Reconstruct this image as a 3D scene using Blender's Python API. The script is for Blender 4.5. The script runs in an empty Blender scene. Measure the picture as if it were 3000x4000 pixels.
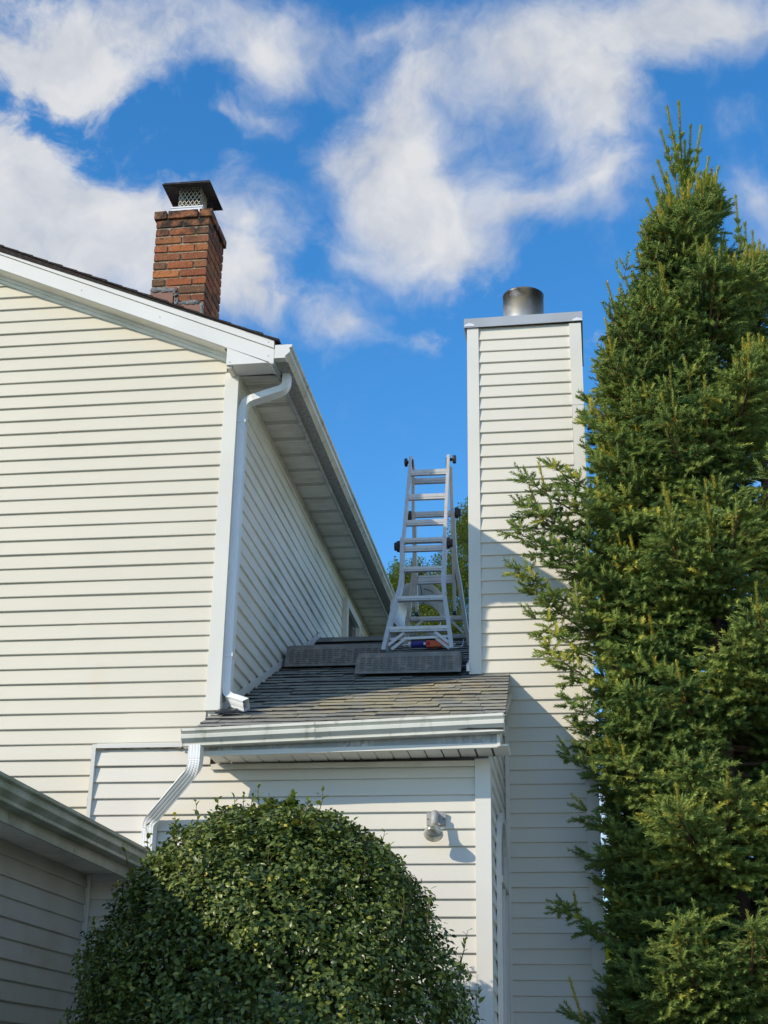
import bpy, math, random
import numpy as np
from mathutils import Vector, Matrix, Euler
R = math.radians
random.seed(7)
rng = np.random.default_rng(11)
SC = bpy.context.scene
COL = SC.collection

# ------------------------------------------------------------------ camera
cam_d = bpy.data.cameras.new('camera')
cam = bpy.data.objects.new('camera', cam_d)
COL.objects.link(cam)
cam_d.sensor_fit = 'HORIZONTAL'
cam_d.sensor_width = 36.0
cam_d.lens = 68.34
cam_d.clip_start = 0.1
cam_d.clip_end = 3000
_r, _u, _f = Vector((0.9904, 0.1375, 0.0149)), Vector((0.0371, -0.3675, 0.9293)), Vector((-0.1332, 0.9198, 0.3691))
_f.normalize(); _r = (_r - _f * _r.dot(_f)).normalized(); _u = _r.cross(_f)
cam.matrix_world = Matrix(((_r.x, _u.x, -_f.x, 0), (_r.y, _u.y, -_f.y, 0), (_r.z, _u.z, -_f.z, 1.6), (0, 0, 0, 1)))
SC.camera = cam

# ------------------------------------------------------------------ sun, exposure
SUN = Vector((1.19, 1.0, -0.85)).normalized()          # direction the light travels
sd = bpy.data.lights.new('sun', 'SUN')
sd.energy = 2.7
sd.angle = R(0.53)
sd.color = (1.0, 0.885, 0.69)
so = bpy.data.objects.new('sun', sd)
so.rotation_euler = SUN.to_track_quat('-Z', 'Y').to_euler()
so.location = (-8, -8, 12)
COL.objects.link(so)
SC.view_settings.view_transform = 'Standard'
SC.view_settings.look = 'None'
SC.view_settings.exposure = 0.58
SC.view_settings.gamma = 1.0
SC.view_settings.use_curve_mapping = False
SC.cycles.max_bounces = 6
SC.cycles.diffuse_bounces = 3
SC.cycles.glossy_bounces = 2
SC.cycles.transmission_bounces = 2

# ------------------------------------------------------------------ world: clear sky with drifting clouds
W = bpy.data.worlds.new('World')
SC.world = W
W.use_nodes = True
W.cycles.sampling_method = 'MANUAL'
W.cycles.sample_map_resolution = 512
wn, wl = W.node_tree.nodes, W.node_tree.links
wn.clear()
SKY_STRENGTH = 0.15
def N(t, **k):
    n = wn.new(t)
    for a, b in k.items():
        setattr(n, a, b)
    return n
out = N('ShaderNodeOutputWorld'); bg = N('ShaderNodeBackground')
bg.inputs['Strength'].default_value = SKY_STRENGTH
wl.new(bg.outputs[0], out.inputs[0])
sky = N('ShaderNodeTexSky', sky_type='NISHITA', sun_disc=False)
sky.sun_elevation = math.asin(-SUN.z)
sky.sun_rotation = math.atan2(-SUN.x, -SUN.y)
sky.altitude = 400
sky.air_density = 1.0
sky.dust_density = 0.0
sky.ozone_density = 2.5
tc = N('ShaderNodeTexCoord')
wn1 = N('ShaderNodeTexNoise'); wn1.inputs['Scale'].default_value = 9.0; wn1.inputs['Detail'].default_value = 5.0
wl.new(tc.outputs['Generated'], wn1.inputs['Vector'])
vs = N('ShaderNodeVectorMath', operation='SUBTRACT'); wl.new(wn1.outputs['Color'], vs.inputs[0]); vs.inputs[1].default_value = (.5, .5, .5)
vsc = N('ShaderNodeVectorMath', operation='SCALE'); wl.new(vs.outputs[0], vsc.inputs[0]); vsc.inputs['Scale'].default_value = 0.085
va = N('ShaderNodeVectorMath', operation='ADD'); wl.new(tc.outputs['Generated'], va.inputs[0]); wl.new(vsc.outputs[0], va.inputs[1])
# cloud banks: azimuth (deg from +Y), elevation, half width, half height, weight
BANKS = [(-24.2, 38.9, 5.0, 2.4, .8), (-25.2, 37.1, 2.9, 1.3, .6), (-16.0, 39.8, 4.2, 1.8, .8), (-14.4, 38.8, 2.0, 1.3, .8),
 (-21.3, 38.3, 2.7, 1.1, .5), (-24.9, 34.1, 2.0, 1.5, .9), (-23.9, 32.6, 3.1, 1.5, .9), (-23.2, 30.8, 4.4, 2.0, 1), (-19.4, 30.9, 3.5, 2.4, 1),
 (-15.0, 32.6, 2.2, 2.0, 1), (-15.6, 29.8, 2.7, 1.6, .8), (-7.5, 38.2, 2.7, 2.0, 1), (-8.1, 35.5, 2.5, 2.4, 1), (-7.2, 34.0, 3.6, 2.3, 1),
 (-8.0, 32.2, 2.4, 1.5, .8), (-1.4, 39.4, 3.3, 2.0, 1), (3.0, 39.3, 4.4, 2.0, 1), (7.5, 39.1, 4.0, 1.6, .9), (-1.5, 36.9, 2.5, 1.8, 1),
 (1.4, 36.1, 2.0, 1.6, .9), (1.1, 33.7, 2.7, 1.0, .9), (-3.1, 33.4, 3.3, 1.5, .9), (-9.8, 29.0, 1.6, 1.3, .8), (-6.3, 28.4, 1.0, .7, .55),
 (8.2, 32.9, 1.6, 1.5, .9), (8.2, 35.9, 2.0, 1.0, .45), (-14.9, 36.6, 1.3, .6, .45), (-11.5, 35.6, 1.1, 1.1, .5), (-5.7, 31.3, 3.2, 1.3, .6),
 (-13.1, 29.0, 3.6, 1.5, .4), (-9.3, 40.5, 2.7, .9, .5)]
prev = None
for az, el, hw, hh, wt in BANKS:
    a, e = R(az), R(el)
    d = Vector((math.sin(a) * math.cos(e), math.cos(a) * math.cos(e), math.sin(e)))
    rt = Vector((math.cos(a), -math.sin(a), 0)); up = rt.cross(d)
    m = Matrix((rt, d, up)).transposed()
    mp = N('ShaderNodeMapping', vector_type='TEXTURE')
    wl.new(va.outputs[0], mp.inputs['Vector'])
    mp.inputs['Location'].default_value = d
    mp.inputs['Rotation'].default_value = m.to_euler()
    mp.inputs['Scale'].default_value = (R(hw) * 1.42, 3.0, R(hh) * 1.42)
    g = N('ShaderNodeTexGradient', gradient_type='SPHERICAL')
    wl.new(mp.outputs[0], g.inputs[0])
    ma = N('ShaderNodeMath', operation='MULTIPLY_ADD')
    wl.new(g.outputs['Fac'], ma.inputs[0]); ma.inputs[1].default_value = wt
    if prev is None: ma.inputs[2].default_value = 0
    else: wl.new(prev.outputs[0], ma.inputs[2])
    prev = ma
# the rest of the sky carries the same broken cloud
far = N('ShaderNodeVectorMath', operation='DOT_PRODUCT'); wl.new(tc.outputs['Generated'], far.inputs[0])
_e = R(34); far.inputs[1].default_value = (math.sin(R(-8)) * math.cos(_e), math.cos(R(-8)) * math.cos(_e), math.sin(_e))
fr = N('ShaderNodeMapRange'); fr.inputs['From Min'].default_value = 0.955; fr.inputs['From Max'].default_value = 0.90
wl.new(far.outputs['Value'], fr.inputs['Value'])
bn = N('ShaderNodeTexNoise'); bn.inputs['Scale'].default_value = 3.2; bn.inputs['Detail'].default_value = 3.0
wl.new(tc.outputs['Generated'], bn.inputs['Vector'])
br = N('ShaderNodeMapRange'); br.inputs['From Min'].default_value = 0.42; br.inputs['From Max'].default_value = 0.62; br.inputs['To Max'].default_value = 0.8
wl.new(bn.outputs['Fac'], br.inputs['Value'])
bm = N('ShaderNodeMath', operation='MULTIPLY_ADD'); wl.new(br.outputs[0], bm.inputs[0]); wl.new(fr.outputs[0], bm.inputs[1]); wl.new(prev.outputs[0], bm.inputs[2])
fb = N('ShaderNodeTexNoise'); fb.inputs['Scale'].default_value = 13.0; fb.inputs['Detail'].default_value = 9.0; fb.inputs['Roughness'].default_value = 0.58
wl.new(va.outputs[0], fb.inputs['Vector'])
f1 = N('ShaderNodeMath', operation='SUBTRACT'); wl.new(fb.outputs['Fac'], f1.inputs[0]); f1.inputs[1].default_value = 0.5
f2 = N('ShaderNodeMath', operation='MULTIPLY_ADD'); wl.new(f1.outputs[0], f2.inputs[0]); f2.inputs[1].default_value = 1.2; wl.new(bm.outputs[0], f2.inputs[2])
fc = N('ShaderNodeTexNoise'); fc.inputs['Scale'].default_value = 46.0; fc.inputs['Detail'].default_value = 7.0; fc.inputs['Roughness'].default_value = 0.62
wl.new(va.outputs[0], fc.inputs['Vector'])
f3 = N('ShaderNodeMath', operation='SUBTRACT'); wl.new(fc.outputs['Fac'], f3.inputs[0]); f3.inputs[1].default_value = 0.5
f4 = N('ShaderNodeMath', operation='MULTIPLY_ADD'); wl.new(f3.outputs[0], f4.inputs[0]); f4.inputs[1].default_value = 0.9; wl.new(f2.outputs[0], f4.inputs[2])
# some edges crisp, others fading into thin veils
en = N('ShaderNodeTexNoise'); en.inputs['Scale'].default_value = 6.0; en.inputs['Detail'].default_value = 2.0
wl.new(tc.outputs['Generated'], en.inputs['Vector'])
er_ = N('ShaderNodeMapRange'); er_.inputs['From Min'].default_value = 0.38; er_.inputs['From Max'].default_value = 0.62; er_.inputs['To Min'].default_value = 0.5; er_.inputs['To Max'].default_value = 1.75
wl.new(en.outputs['Fac'], er_.inputs['Value'])
dens = N('ShaderNodeMapRange', interpolation_type='SMOOTHSTEP'); dens.inputs['From Min'].default_value = 0.06; dens.inputs['To Max'].default_value = 0.92
wl.new(er_.outputs[0], dens.inputs['From Max'])
wl.new(f4.outputs[0], dens.inputs['Value'])
# cloud body: brighter on the side towards the sun, soft grey away from it
off = N('ShaderNodeVectorMath', operation='ADD'); wl.new(va.outputs[0], off.inputs[0]); off.inputs[1].default_value = tuple(-SUN * .022)
fo = N('ShaderNodeTexNoise'); fo.inputs['Scale'].default_value = 13.0; fo.inputs['Detail'].default_value = 5.0; fo.inputs['Roughness'].default_value = 0.55
wl.new(off.outputs[0], fo.inputs['Vector'])
sh1 = N('ShaderNodeMath', operation='SUBTRACT'); wl.new(fb.outputs['Fac'], sh1.inputs[0]); wl.new(fo.outputs['Fac'], sh1.inputs[1])
sh2 = N('ShaderNodeMath', operation='MULTIPLY_ADD'); wl.new(sh1.outputs[0], sh2.inputs[0]); sh2.inputs[1].default_value = 2.4; sh2.inputs[2].default_value = 0.55
cr = N('ShaderNodeValToRGB')
cr.color_ramp.elements[0].position = 0.10; cr.color_ramp.elements[0].color = (2.45, 2.6, 2.9, 1)
cr.color_ramp.elements[1].position = 0.90; cr.color_ramp.elements[1].color = (3.6, 3.6, 3.6, 1)
wl.new(sh2.outputs[0], cr.inputs['Fac'])
hs = N('ShaderNodeHueSaturation'); hs.inputs['Saturation'].default_value = 1.32; hs.inputs['Value'].default_value = 1.05
wl.new(sky.outputs[0], hs.inputs['Color'])
mx = N('ShaderNodeMix', data_type='RGBA')
wl.new(dens.outputs[0], mx.inputs['Factor']); wl.new(hs.outputs[0], mx.inputs['A']); wl.new(cr.outputs[0], mx.inputs['B'])
wl.new(mx.outputs['Result'], bg.inputs['Color'])

# ------------------------------------------------------------------ material helper
def mat(name, col, rough=0.5, metal=0.0, spec=0.5, var=None, bump=None, rand=None, stain=None, trans=None):
    """var=(scale, colour2, lo, hi, stretch)  bump=(scale, strength, dist, stretch)  rand=[colours by object]  stain=list of var-like layers"""
    m = bpy.data.materials.new(name); m.use_nodes = True
    nt = m.node_tree; n, l = nt.nodes, nt.links
    b = n['Principled BSDF']
    b.inputs['Roughness'].default_value = rough
    b.inputs['Metallic'].default_value = metal
    b.inputs['Specular IOR Level'].default_value = spec
    geo = n.new('ShaderNodeNewGeometry')
    cur = None
    rgb = n.new('ShaderNodeRGB'); rgb.outputs[0].default_value = (*col, 1); cur = rgb.outputs[0]
    if rand:
        oi = n.new('ShaderNodeObjectInfo'); ramp = n.new('ShaderNodeValToRGB')
        ramp.color_ramp.interpolation = 'LINEAR'
        els = ramp.color_ramp.elements
        for i, c in enumerate(rand):
            p = i / (len(rand) - 1)
            if i == 0: e = els[0]
            elif i == len(rand) - 1: e = els[-1]
            else: e = els.new(p)
            e.position = p; e.color = (*c, 1)
        l.new(oi.outputs['Random'], ramp.inputs['Fac']); cur = ramp.outputs['Color']
    layers = ([var] if var else []) + (stain or [])
    for ly in layers:
        sc, c2, lo, hi, st = ly[:5]
        mp = n.new('ShaderNodeMapping'); mp.inputs['Scale'].default_value = st
        l.new(geo.outputs['Position'], mp.inputs['Vector'])
        no = n.new('ShaderNodeTexNoise'); no.inputs['Scale'].default_value = sc; no.inputs['Detail'].default_value = 6
        l.new(mp.outputs[0], no.inputs['Vector'])
        mr = n.new('ShaderNodeMapRange'); mr.inputs['From Min'].default_value = lo; mr.inputs['From Max'].default_value = hi
        l.new(no.outputs['Fac'], mr.inputs['Value'])
        fac = mr.outputs[0]
        if len(ly) > 5:                     # stain confined to a patch: centre, radii
            cx, rx = ly[5], ly[6]
            m2 = n.new('ShaderNodeMapping'); m2.vector_type = 'TEXTURE'; m2.inputs['Location'].default_value = cx; m2.inputs['Scale'].default_value = rx
            l.new(geo.outputs['Position'], m2.inputs['Vector'])
            gr = n.new('ShaderNodeTexGradient'); gr.gradient_type = 'SPHERICAL'; l.new(m2.outputs[0], gr.inputs[0])
            mu = n.new('ShaderNodeMath'); mu.operation = 'MULTIPLY'; mu.use_clamp = True
            l.new(fac, mu.inputs[0]); l.new(gr.outputs['Fac'], mu.inputs[1])
            m3 = n.new('ShaderNodeMath'); m3.operation = 'MULTIPLY'; m3.use_clamp = True; m3.inputs[1].default_value = 2.0
            l.new(mu.outputs[0], m3.inputs[0]); fac = m3.outputs[0]
        mi = n.new('ShaderNodeMix'); mi.data_type = 'RGBA'
        l.new(fac, mi.inputs['Factor']); l.new(cur, mi.inputs['A']); mi.inputs['B'].default_value = (*c2, 1)
        cur = mi.outputs['Result']
    l.new(cur, b.inputs['Base Color'])
    if bump:
        sc, stg, dist, st = bump
        mp = n.new('ShaderNodeMapping'); mp.inputs['Scale'].default_value = st
        l.new(geo.outputs['Position'], mp.inputs['Vector'])
        no = n.new('ShaderNodeTexNoise'); no.inputs['Scale'].default_value = sc; no.inputs['Detail'].default_value = 4
        l.new(mp.outputs[0], no.inputs['Vector'])
        bp = n.new('ShaderNodeBump'); bp.inputs['Strength'].default_value = stg; bp.inputs['Distance'].default_value = dist
        l.new(no.outputs['Fac'], bp.inputs['Height']); l.new(bp.outputs[0], b.inputs['Normal'])
    return m

I3 = (1, 1, 1)
M = {}
M['cream'] = mat('cream_vinyl', (.665, .625, .525), .5, var=(1.3, (.63, .59, .49), .42, .68, I3), bump=(14, .10, .004, (1, 1, 9)),
                 stain=[(2.2, (.66, .57, .43), .66, .84, (1, 1, .5))])
M['white_siding'] = mat('white_vinyl', (.725, .69, .605), .48, var=(1.1, (.685, .65, .57), .42, .68, I3), bump=(14, .08, .004, (1, 1, 9)))
M['shade_siding'] = mat('shade_lifted_vinyl', (.84, .82, .74), .5, var=(1.5, (.77, .75, .66), .42, .66, I3), bump=(14, .08, .004, (1, 1, 9)),  # copy for shaded walls, base paled to brighten them; stains at random
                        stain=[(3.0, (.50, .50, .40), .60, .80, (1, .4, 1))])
M['wing_siding'] = mat('shade_darkened_vinyl', (.47, .445, .38), .55, var=(1.5, (.37, .345, .28), .40, .66, I3), bump=(14, .08, .004, (1, 1, 9)), stain=[(2.0, (.36, .29, .20), .58, .78, I3)])  # base darkened to paint in the wing's shade; brown stains are random
M['trim'] = mat('white_trim', (.74, .72, .66), .42, var=(2.0, (.69, .67, .615), .45, .7, I3))
M['coil'] = mat('white_coil_metal', (.77, .76, .735), .38, var=(1.6, (.71, .70, .675), .45, .7, I3))
M['gutter'] = mat('weathered_gutter', (.74, .73, .655), .42, var=(3, (.60, .59, .50), .44, .70, (1, 1, .5)), stain=[(14, (.36, .35, .28), .57, .78, (1, 1, .25))])
M['gutter_green'] = mat('mossy_shade_gutter', (.36, .36, .28), .45, var=(4, (.18, .20, .12), .40, .66, (1, 1, .6)), stain=[(22, (.12, .13, .09), .60, .75, I3)])  # moss green, base darkened again to stand for the eave's shade
M['fascia_dirty'] = mat('sooty_fascia', (.60, .61, .60), .5, var=(34, (.27, .29, .30), .40, .62, (1, 1, .6)), stain=[(5, (.33, .36, .38), .4, .62, I3)])
M['under_gutter'] = mat('dark_grey_strip', (.36, .355, .34), .7, var=(34, (.24, .235, .22), .42, .62, I3))
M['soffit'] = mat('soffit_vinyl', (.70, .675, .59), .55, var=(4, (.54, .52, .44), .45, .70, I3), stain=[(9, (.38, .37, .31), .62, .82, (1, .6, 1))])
M['soffit_bounce'] = mat('soffit_vinyl_bounce', (.90, .87, .78), .55, var=(4, (.74, .70, .60), .45, .7, I3))  # soffit copy paled so that bounced light sits in the base colour
M['vent_dark'] = mat('vent_perforation', (.10, .10, .09), .8)
M['dark_gap'] = mat('dark_channel', (.06, .06, .055), .9)
M['downspout'] = mat('white_downspout', (.83, .84, .84), .32, var=(6, (.70, .72, .72), .48, .72, (1, 1, .4)))
M['shingle'] = mat('grey_green_shingle', (.2, .2, .18), .95, spec=.25,
    rand=[(.19, .192, .18), (.275, .276, .25), (.23, .232, .212), (.32, .318, .285), (.255, .257, .232), (.17, .172, .165), (.295, .292, .258)],
    var=(90, (.29, .29, .26), .52, .72, I3), bump=(160, .7, .004, I3),
    stain=[(7, (.42, .335, .19), .40, .66, I3, (-1.12, 9.75, 4.2), (.60, .50, 1.2)), (5, (.35, .31, .20), .40, .68, I3, (-1.35, 9.3, 4.0), (1.2, .9, 1.4))])
M['shingle_edge'] = mat('asphalt_edge', (.045, .042, .040), .95, spec=.2, var=(60, (.08, .075, .07), .5, .7, I3))
M['shingle_dark'] = mat('dark_brown_shingle', (.035, .028, .026), .95, spec=.2, var=(60, (.07, .06, .055), .5, .7, I3), bump=(120, .6, .004, I3))
M['brick'] = mat('old_brick', (.4, .15, .06), .9, spec=.25,
    rand=[(.24, .082, .042), (.38, .125, .050), (.20, .075, .042), (.45, .170, .065), (.13, .080, .050), (.34, .105, .048), (.27, .105, .058), (.41, .138, .055), (.16, .09, .055), (.35, .115, .05)],
    var=(28, (.42, .21, .10), .58, .78, I3), bump=(60, .9, .008, I3),
    stain=[(16, (.035, .028, .022), .42, .62, I3, (-3.03, 9.8, 8.16), (.8, .8, .42)), (30, (.06, .042, .032), .58, .72, I3)])
M['mortar'] = mat('mortar', (.44, .38, .28), .95, spec=.2, var=(40, (.24, .20, .14), .42, .66, I3), bump=(80, .7, .006, I3))
M['lead'] = mat('grey_sealant', (.14, .145, .15), .8, var=(30, (.24, .24, .24), .45, .66, I3), bump=(45, .9, .012, I3))
M['copper'] = mat('brown_flashing', (.24, .11, .075), .55, var=(10, (.17, .085, .065), .4, .66, I3))
M['hood'] = mat('dark_steel_hood', (.035, .03, .028), .45, metal=.3, var=(25, (.075, .065, .055), .5, .72, I3))
M['flange'] = mat('bright_flange', (.80, .81, .82), .35, metal=.15)
M['mesh'] = mat('spark_mesh', (.62, .57, .46), .45, metal=.4)
M['galv'] = mat('galvanised_steel', (.40, .40, .40), .5, metal=.5, var=(24, (.34, .35, .36), .4, .65, I3),
    stain=[(6, (.045, .038, .034), .22, .46, I3, (-.40, 10.72, 7.88), (.6, .6, .36)), (3, (.40, .33, .22), .5, .7, I3, (-.45, 10.6, 7.8), (.2, .3, .25))])
M['cap_metal'] = mat('brushed_cap', (.52, .52, .515), .38, metal=.35, var=(3, (.44, .44, .44), .4, .66, I3))
M['alu'] = mat('ladder_aluminium', (.54, .535, .52), .42, metal=.3, var=(22, (.48, .47, .45), .50, .70, I3), stain=[(40, (.16, .15, .14), .66, .76, I3)])
M['black'] = mat('black_plastic', (.025, .025, .027), .45)
M['pad'] = mat('grey_rubber', (.205, .195, .185), .9, spec=.25, var=(14, (.28, .265, .25), .46, .7, I3), bump=(120, .5, .004, I3),
               stain=[(12, (.36, .32, .22), .52, .68, I3, (-1.58, 10.3, 4.58), (.16, .4, .06))])
M['sheet'] = mat('grey_sheet_metal', (.86, .85, .82), .5, metal=.2, var=(5, (.78, .77, .73), .42, .66, I3))
M['blue'] = mat('blue_cartridge', (.03, .035, .28), .4)
M['red'] = mat('red_band', (.62, .03, .05), .4)
M['orange'] = mat('orange_gun', (.75, .11, .015), .4)
M['whitep'] = mat('white_plastic', (.85, .84, .82), .4)
M['yellow'] = mat('yellow_tub', (.52, .36, .06), .6)
M['wire'] = mat('bright_wire', (.75, .75, .74), .3, metal=.8)
M['plate'] = mat('grey_lamp_metal', (.40, .405, .40), .6, metal=.1, var=(30, (.31, .31, .31), .45, .66, I3))
M['lampglass'] = mat('silvered_bulb', (.58, .58, .52), .22, metal=.45, var=(16, (.22, .21, .15), .42, .62, I3))
M['winglass'] = mat('window_glass', (.03, .035, .04), .05, spec=.8)
M['grass'] = mat('lawn', (.06, .10, .03), .95, var=(.8, (.09, .12, .04), .4, .65, I3), bump=(30, .6, .05, I3))
M['bark'] = mat('bark', (.13, .075, .045), .9, var=(18, (.06, .04, .03), .42, .66, (1, 1, .3)), bump=(30, .7, .02, (1, 1, .3)))
M['print'] = mat('faded_print', (.16, .15, .14), .7)

def leafmat(name, c1, c2, rough, trans=.25, spec=.4):
    m = bpy.data.materials.new(name); m.use_nodes = True
    n, l = m.node_tree.nodes, m.node_tree.links
    b = n['Principled BSDF']; o = n['Material Output']
    b.inputs['Roughness'].default_value = rough; b.inputs['Specular IOR Level'].default_value = spec
    at = n.new('ShaderNodeAttribute'); at.attribute_name = 'tint'
    mi = n.new('ShaderNodeValToRGB')
    els = mi.color_ramp.elements
    els[0].position = 0; els[0].color = (*c1, 1); els[1].position = .85; els[1].color = (*c2, 1)
    e = els.new(1.0); e.color = (c2[0] * 2.1, c2[1] * 1.5, c2[2], 1)
    l.new(at.outputs['Fac'], mi.inputs['Fac']); l.new(mi.outputs[0], b.inputs['Base Color'])
    t = n.new('ShaderNodeBsdfTranslucent'); mu = n.new('ShaderNodeMix'); mu.data_type = 'RGBA'; mu.blend_type = 'MULTIPLY'; mu.inputs['Factor'].default_value = 1
    l.new(mi.outputs[0], mu.inputs['A']); mu.inputs['B'].default_value = (1.5, 1.6, .6, 1)
    l.new(mu.outputs['Result'], t.inputs['Color'])
    ms = n.new('ShaderNodeMixShader'); ms.inputs[0].default_value = trans
    l.new(b.outputs[0], ms.inputs[1]); l.new(t.outputs[0], ms.inputs[2]); l.new(ms.outputs[0], o.inputs['Surface'])
    return m
M['needle'] = leafmat('spruce_needles', (.044, .108, .032), (.275, .345, .082), .6, .10, .22)
M['twig'] = leafmat('spruce_twigs', (.20, .11, .035), (.48, .27, .06), .7, 0)
M['leaf'] = leafmat('privet_leaves', (.030, .068, .017), (.225, .275, .060), .36, .12, .42)
M['leaf_new'] = leafmat('privet_new_leaves', (.10, .16, .035), (.22, .25, .045), .4, .3)
M['frond'] = leafmat('cypress_fronds', (.06, .10, .02), (.17, .22, .035), .55, .3)
M['stem'] = mat('shrub_stem', (.16, .10, .05), .8)

# ------------------------------------------------------------------ mesh helpers
class MB:
    def __init__(s): s.v = []; s.f = []
    def add(s, vs, fs):
        k = len(s.v); s.v += [tuple(p) for p in vs]; s.f += [tuple(i + k for i in f) for f in fs]
    def box(s, x0, x1, y0, y1, z0, z1):
        s.add([(x0, y0, z0), (x1, y0, z0), (x1, y1, z0), (x0, y1, z0), (x0, y0, z1), (x1, y0, z1), (x1, y1, z1), (x0, y1, z1)],
              [(0, 3, 2, 1), (4, 5, 6, 7), (0, 1, 5, 4), (1, 2, 6, 5), (2, 3, 7, 6), (3, 0, 4, 7)])
        return s
    def prism(s, poly, d):
        """poly: list of 3D points (planar), d: extrusion vector"""
        n = len(poly); d = Vector(d)
        a = [Vector(p) for p in poly]; b = [p + d for p in a]
        s.add(a + b, [tuple(range(n))[::-1], tuple(range(n, 2 * n))] + [(i, (i + 1) % n, n + (i + 1) % n, n + i) for i in range(n)])
        return s
    def sweep(s, path, prof, up=(0, 0, 1), closed=True, caps=True, scales=None, side=None):
        """prof: list of (a, b) in the (side, up') frame of each path point"""
        P = [Vector(p) for p in path]; n = len(prof); k0 = len(s.v)
        U = Vector(up)
        for i, p in enumerate(P):
            if i == 0: t = P[1] - P[0]
            elif i == len(P) - 1: t = P[-1] - P[-2]
            else: t = (P[i + 1] - P[i]).normalized() + (P[i] - P[i - 1]).normalized()
            t.normalize()
            sd_ = t.cross(U) if side is None else Vector(side)
            sd_ = (sd_ - t * sd_.dot(t)).normalized(); uu = sd_.cross(t)
            c = 1.0 if scales is None else scales[i]
            for a, b in prof: s.v.append(tuple(p + sd_ * a * c + uu * b * c))
        m = n if closed else n - 1
        for i in range(len(P) - 1):
            for j in range(m):
                q = k0 + i * n
                s.f.append((q + j, q + (j + 1) % n, q + n + (j + 1) % n, q + n + j))
        if caps and closed:
            s.f.append(tuple(k0 + j for j in range(n))[::-1]); s.f.append(tuple(k0 + (len(P) - 1) * n + j for j in range(n)))
        return s
    def tube(s, path, rad, n=8, caps=True):
        prof = [(math.cos(2 * math.pi * i / n), math.sin(2 * math.pi * i / n)) for i in range(n)]
        P = [Vector(p) for p in path]
        rad = [rad] * len(P) if not hasattr(rad, '__len__') else rad
        t = P[-1] - P[0]; up = (0, 0, 1) if abs(t.normalized().z) < .9 else (0, 1, 0)
        return s.sweep(path, prof, up, True, caps, rad)
    def lathe(s, c, ax, prof, n=24, caps=False):
        """prof: (radius, along axis)"""
        ax = Vector(ax).normalized(); e = Vector((0, 0, 1)) if abs(ax.z) < .9 else Vector((1, 0, 0))
        a = ax.cross(e).normalized(); b = ax.cross(a); c = Vector(c); k0 = len(s.v)
        for r, h in prof:
            for i in range(n):
                th = 2 * math.pi * i / n
                s.v.append(tuple(c + ax * h + a * r * math.cos(th) + b * r * math.sin(th)))
        for i in range(len(prof) - 1):
            for j in range(n):
                q = k0 + i * n
                s.f.append((q + j, q + (j + 1) % n, q + n + (j + 1) % n, q + n + j))
        if caps:
            s.f.append(tuple(k0 + j for j in range(n))[::-1]); s.f.append(tuple(k0 + (len(prof) - 1) * n + j for j in range(n)))
        return s
    def mesh(s, name, smooth=False):
        me = bpy.data.meshes.new(name); me.from_pydata(s.v, [], s.f)
        if smooth: me.shade_smooth()
        me.update(); return me
ORG = {}
def origin(o): return ORG.get(o.name, Vector((0, 0, 0)))
def obj(name, mb, m, parent=None, smooth=False, label=None, kind=None):
    me = mb if isinstance(mb, bpy.types.Mesh) else mb.mesh(name, smooth)
    if not me.materials: me.materials.append(M[m])
    o = bpy.data.objects.new(name, me); COL.objects.link(o)
    if parent is not None:
        o.parent = parent; o.matrix_parent_inverse = Matrix.Translation(-origin(parent))
    if label: o['label'] = label
    if kind: o['kind'] = kind
    return o
def thing(name, loc, label, cat, group=None):
    e = bpy.data.objects.new(name, None); COL.objects.link(e); e.location = loc; e.empty_display_size = .2
    ORG[e.name] = Vector(loc); e['label'] = label; e['category'] = cat
    if group: e['group'] = group
    return e
def tag(o, label, cat, group=None):
    o['label'] = label; o['category'] = cat
    if group: o['group'] = group
    return o

H = .1016                                              # siding exposure
def courses(parent, m, base, du, nrm, z0, n, lo, hi, amp=.0012, splits=None, top=None):
    """lap siding: each course its own piece.  lo(z), hi(z): ends along du."""
    du, nrm, base = Vector(du), Vector(nrm), Vector(base)
    for k in range(n):
        z = z0 + k * H
        zt = z + H if top is None else min(z + H, top)
        if zt - z < .01: continue
        ends = [(lo(z), lo(zt), hi(z), hi(zt), 0.0)]
        if splits and k in splits:
            xs = splits[k]; e = ends[0]
            ends = [(e[0], e[1], xs + .02, xs + .02, 0.0), (xs, xs - .006, e[2], e[3], .0022)]
        for (a0, a1, b0, b1, lift) in ends:
            if b0 - a0 < .03: continue
            L = b0 - a0; ns = max(2, int(L / .28)); ph = random.random() * 50
            mb = MB(); prof = [(.0015, 1.0), (.0160, .03), (.0160, 0.0), (.0140, -.03), (.0005, -.03)]
            for i in range(ns + 1):
                t = i / ns
                for j, (o, q) in enumerate(prof):
                    a = (a1 + (b1 - a1) * t) if j == 0 else (a0 + (b0 - a0) * t)
                    w = amp * (math.sin(a * 2.3 + ph) + .6 * math.sin(a * 5.1 + ph * 2.1)) * (0 if j in (0, 4) else 1)
                    zz = z + (zt - z) * q + (amp * .6 * math.sin(a * 1.7 + ph * 3) if 0 < j < 4 else 0)
                    p = base + du * a + nrm * (o + w + lift * (1 if j < 4 else 0))
                    mb.v.append((p.x, p.y, zz))
            for i in range(ns):
                for j in range(4):
                    q = i * 5
                    mb.f.append((q + j, q + j + 1, q + 5 + j + 1, q + 5 + j))
            mb.f.append((0, 4, 3, 2, 1)); e = ns * 5; mb.f.append((e, e + 1, e + 2, e + 3, e + 4))
            obj('siding_course', mb, m, parent)

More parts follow.
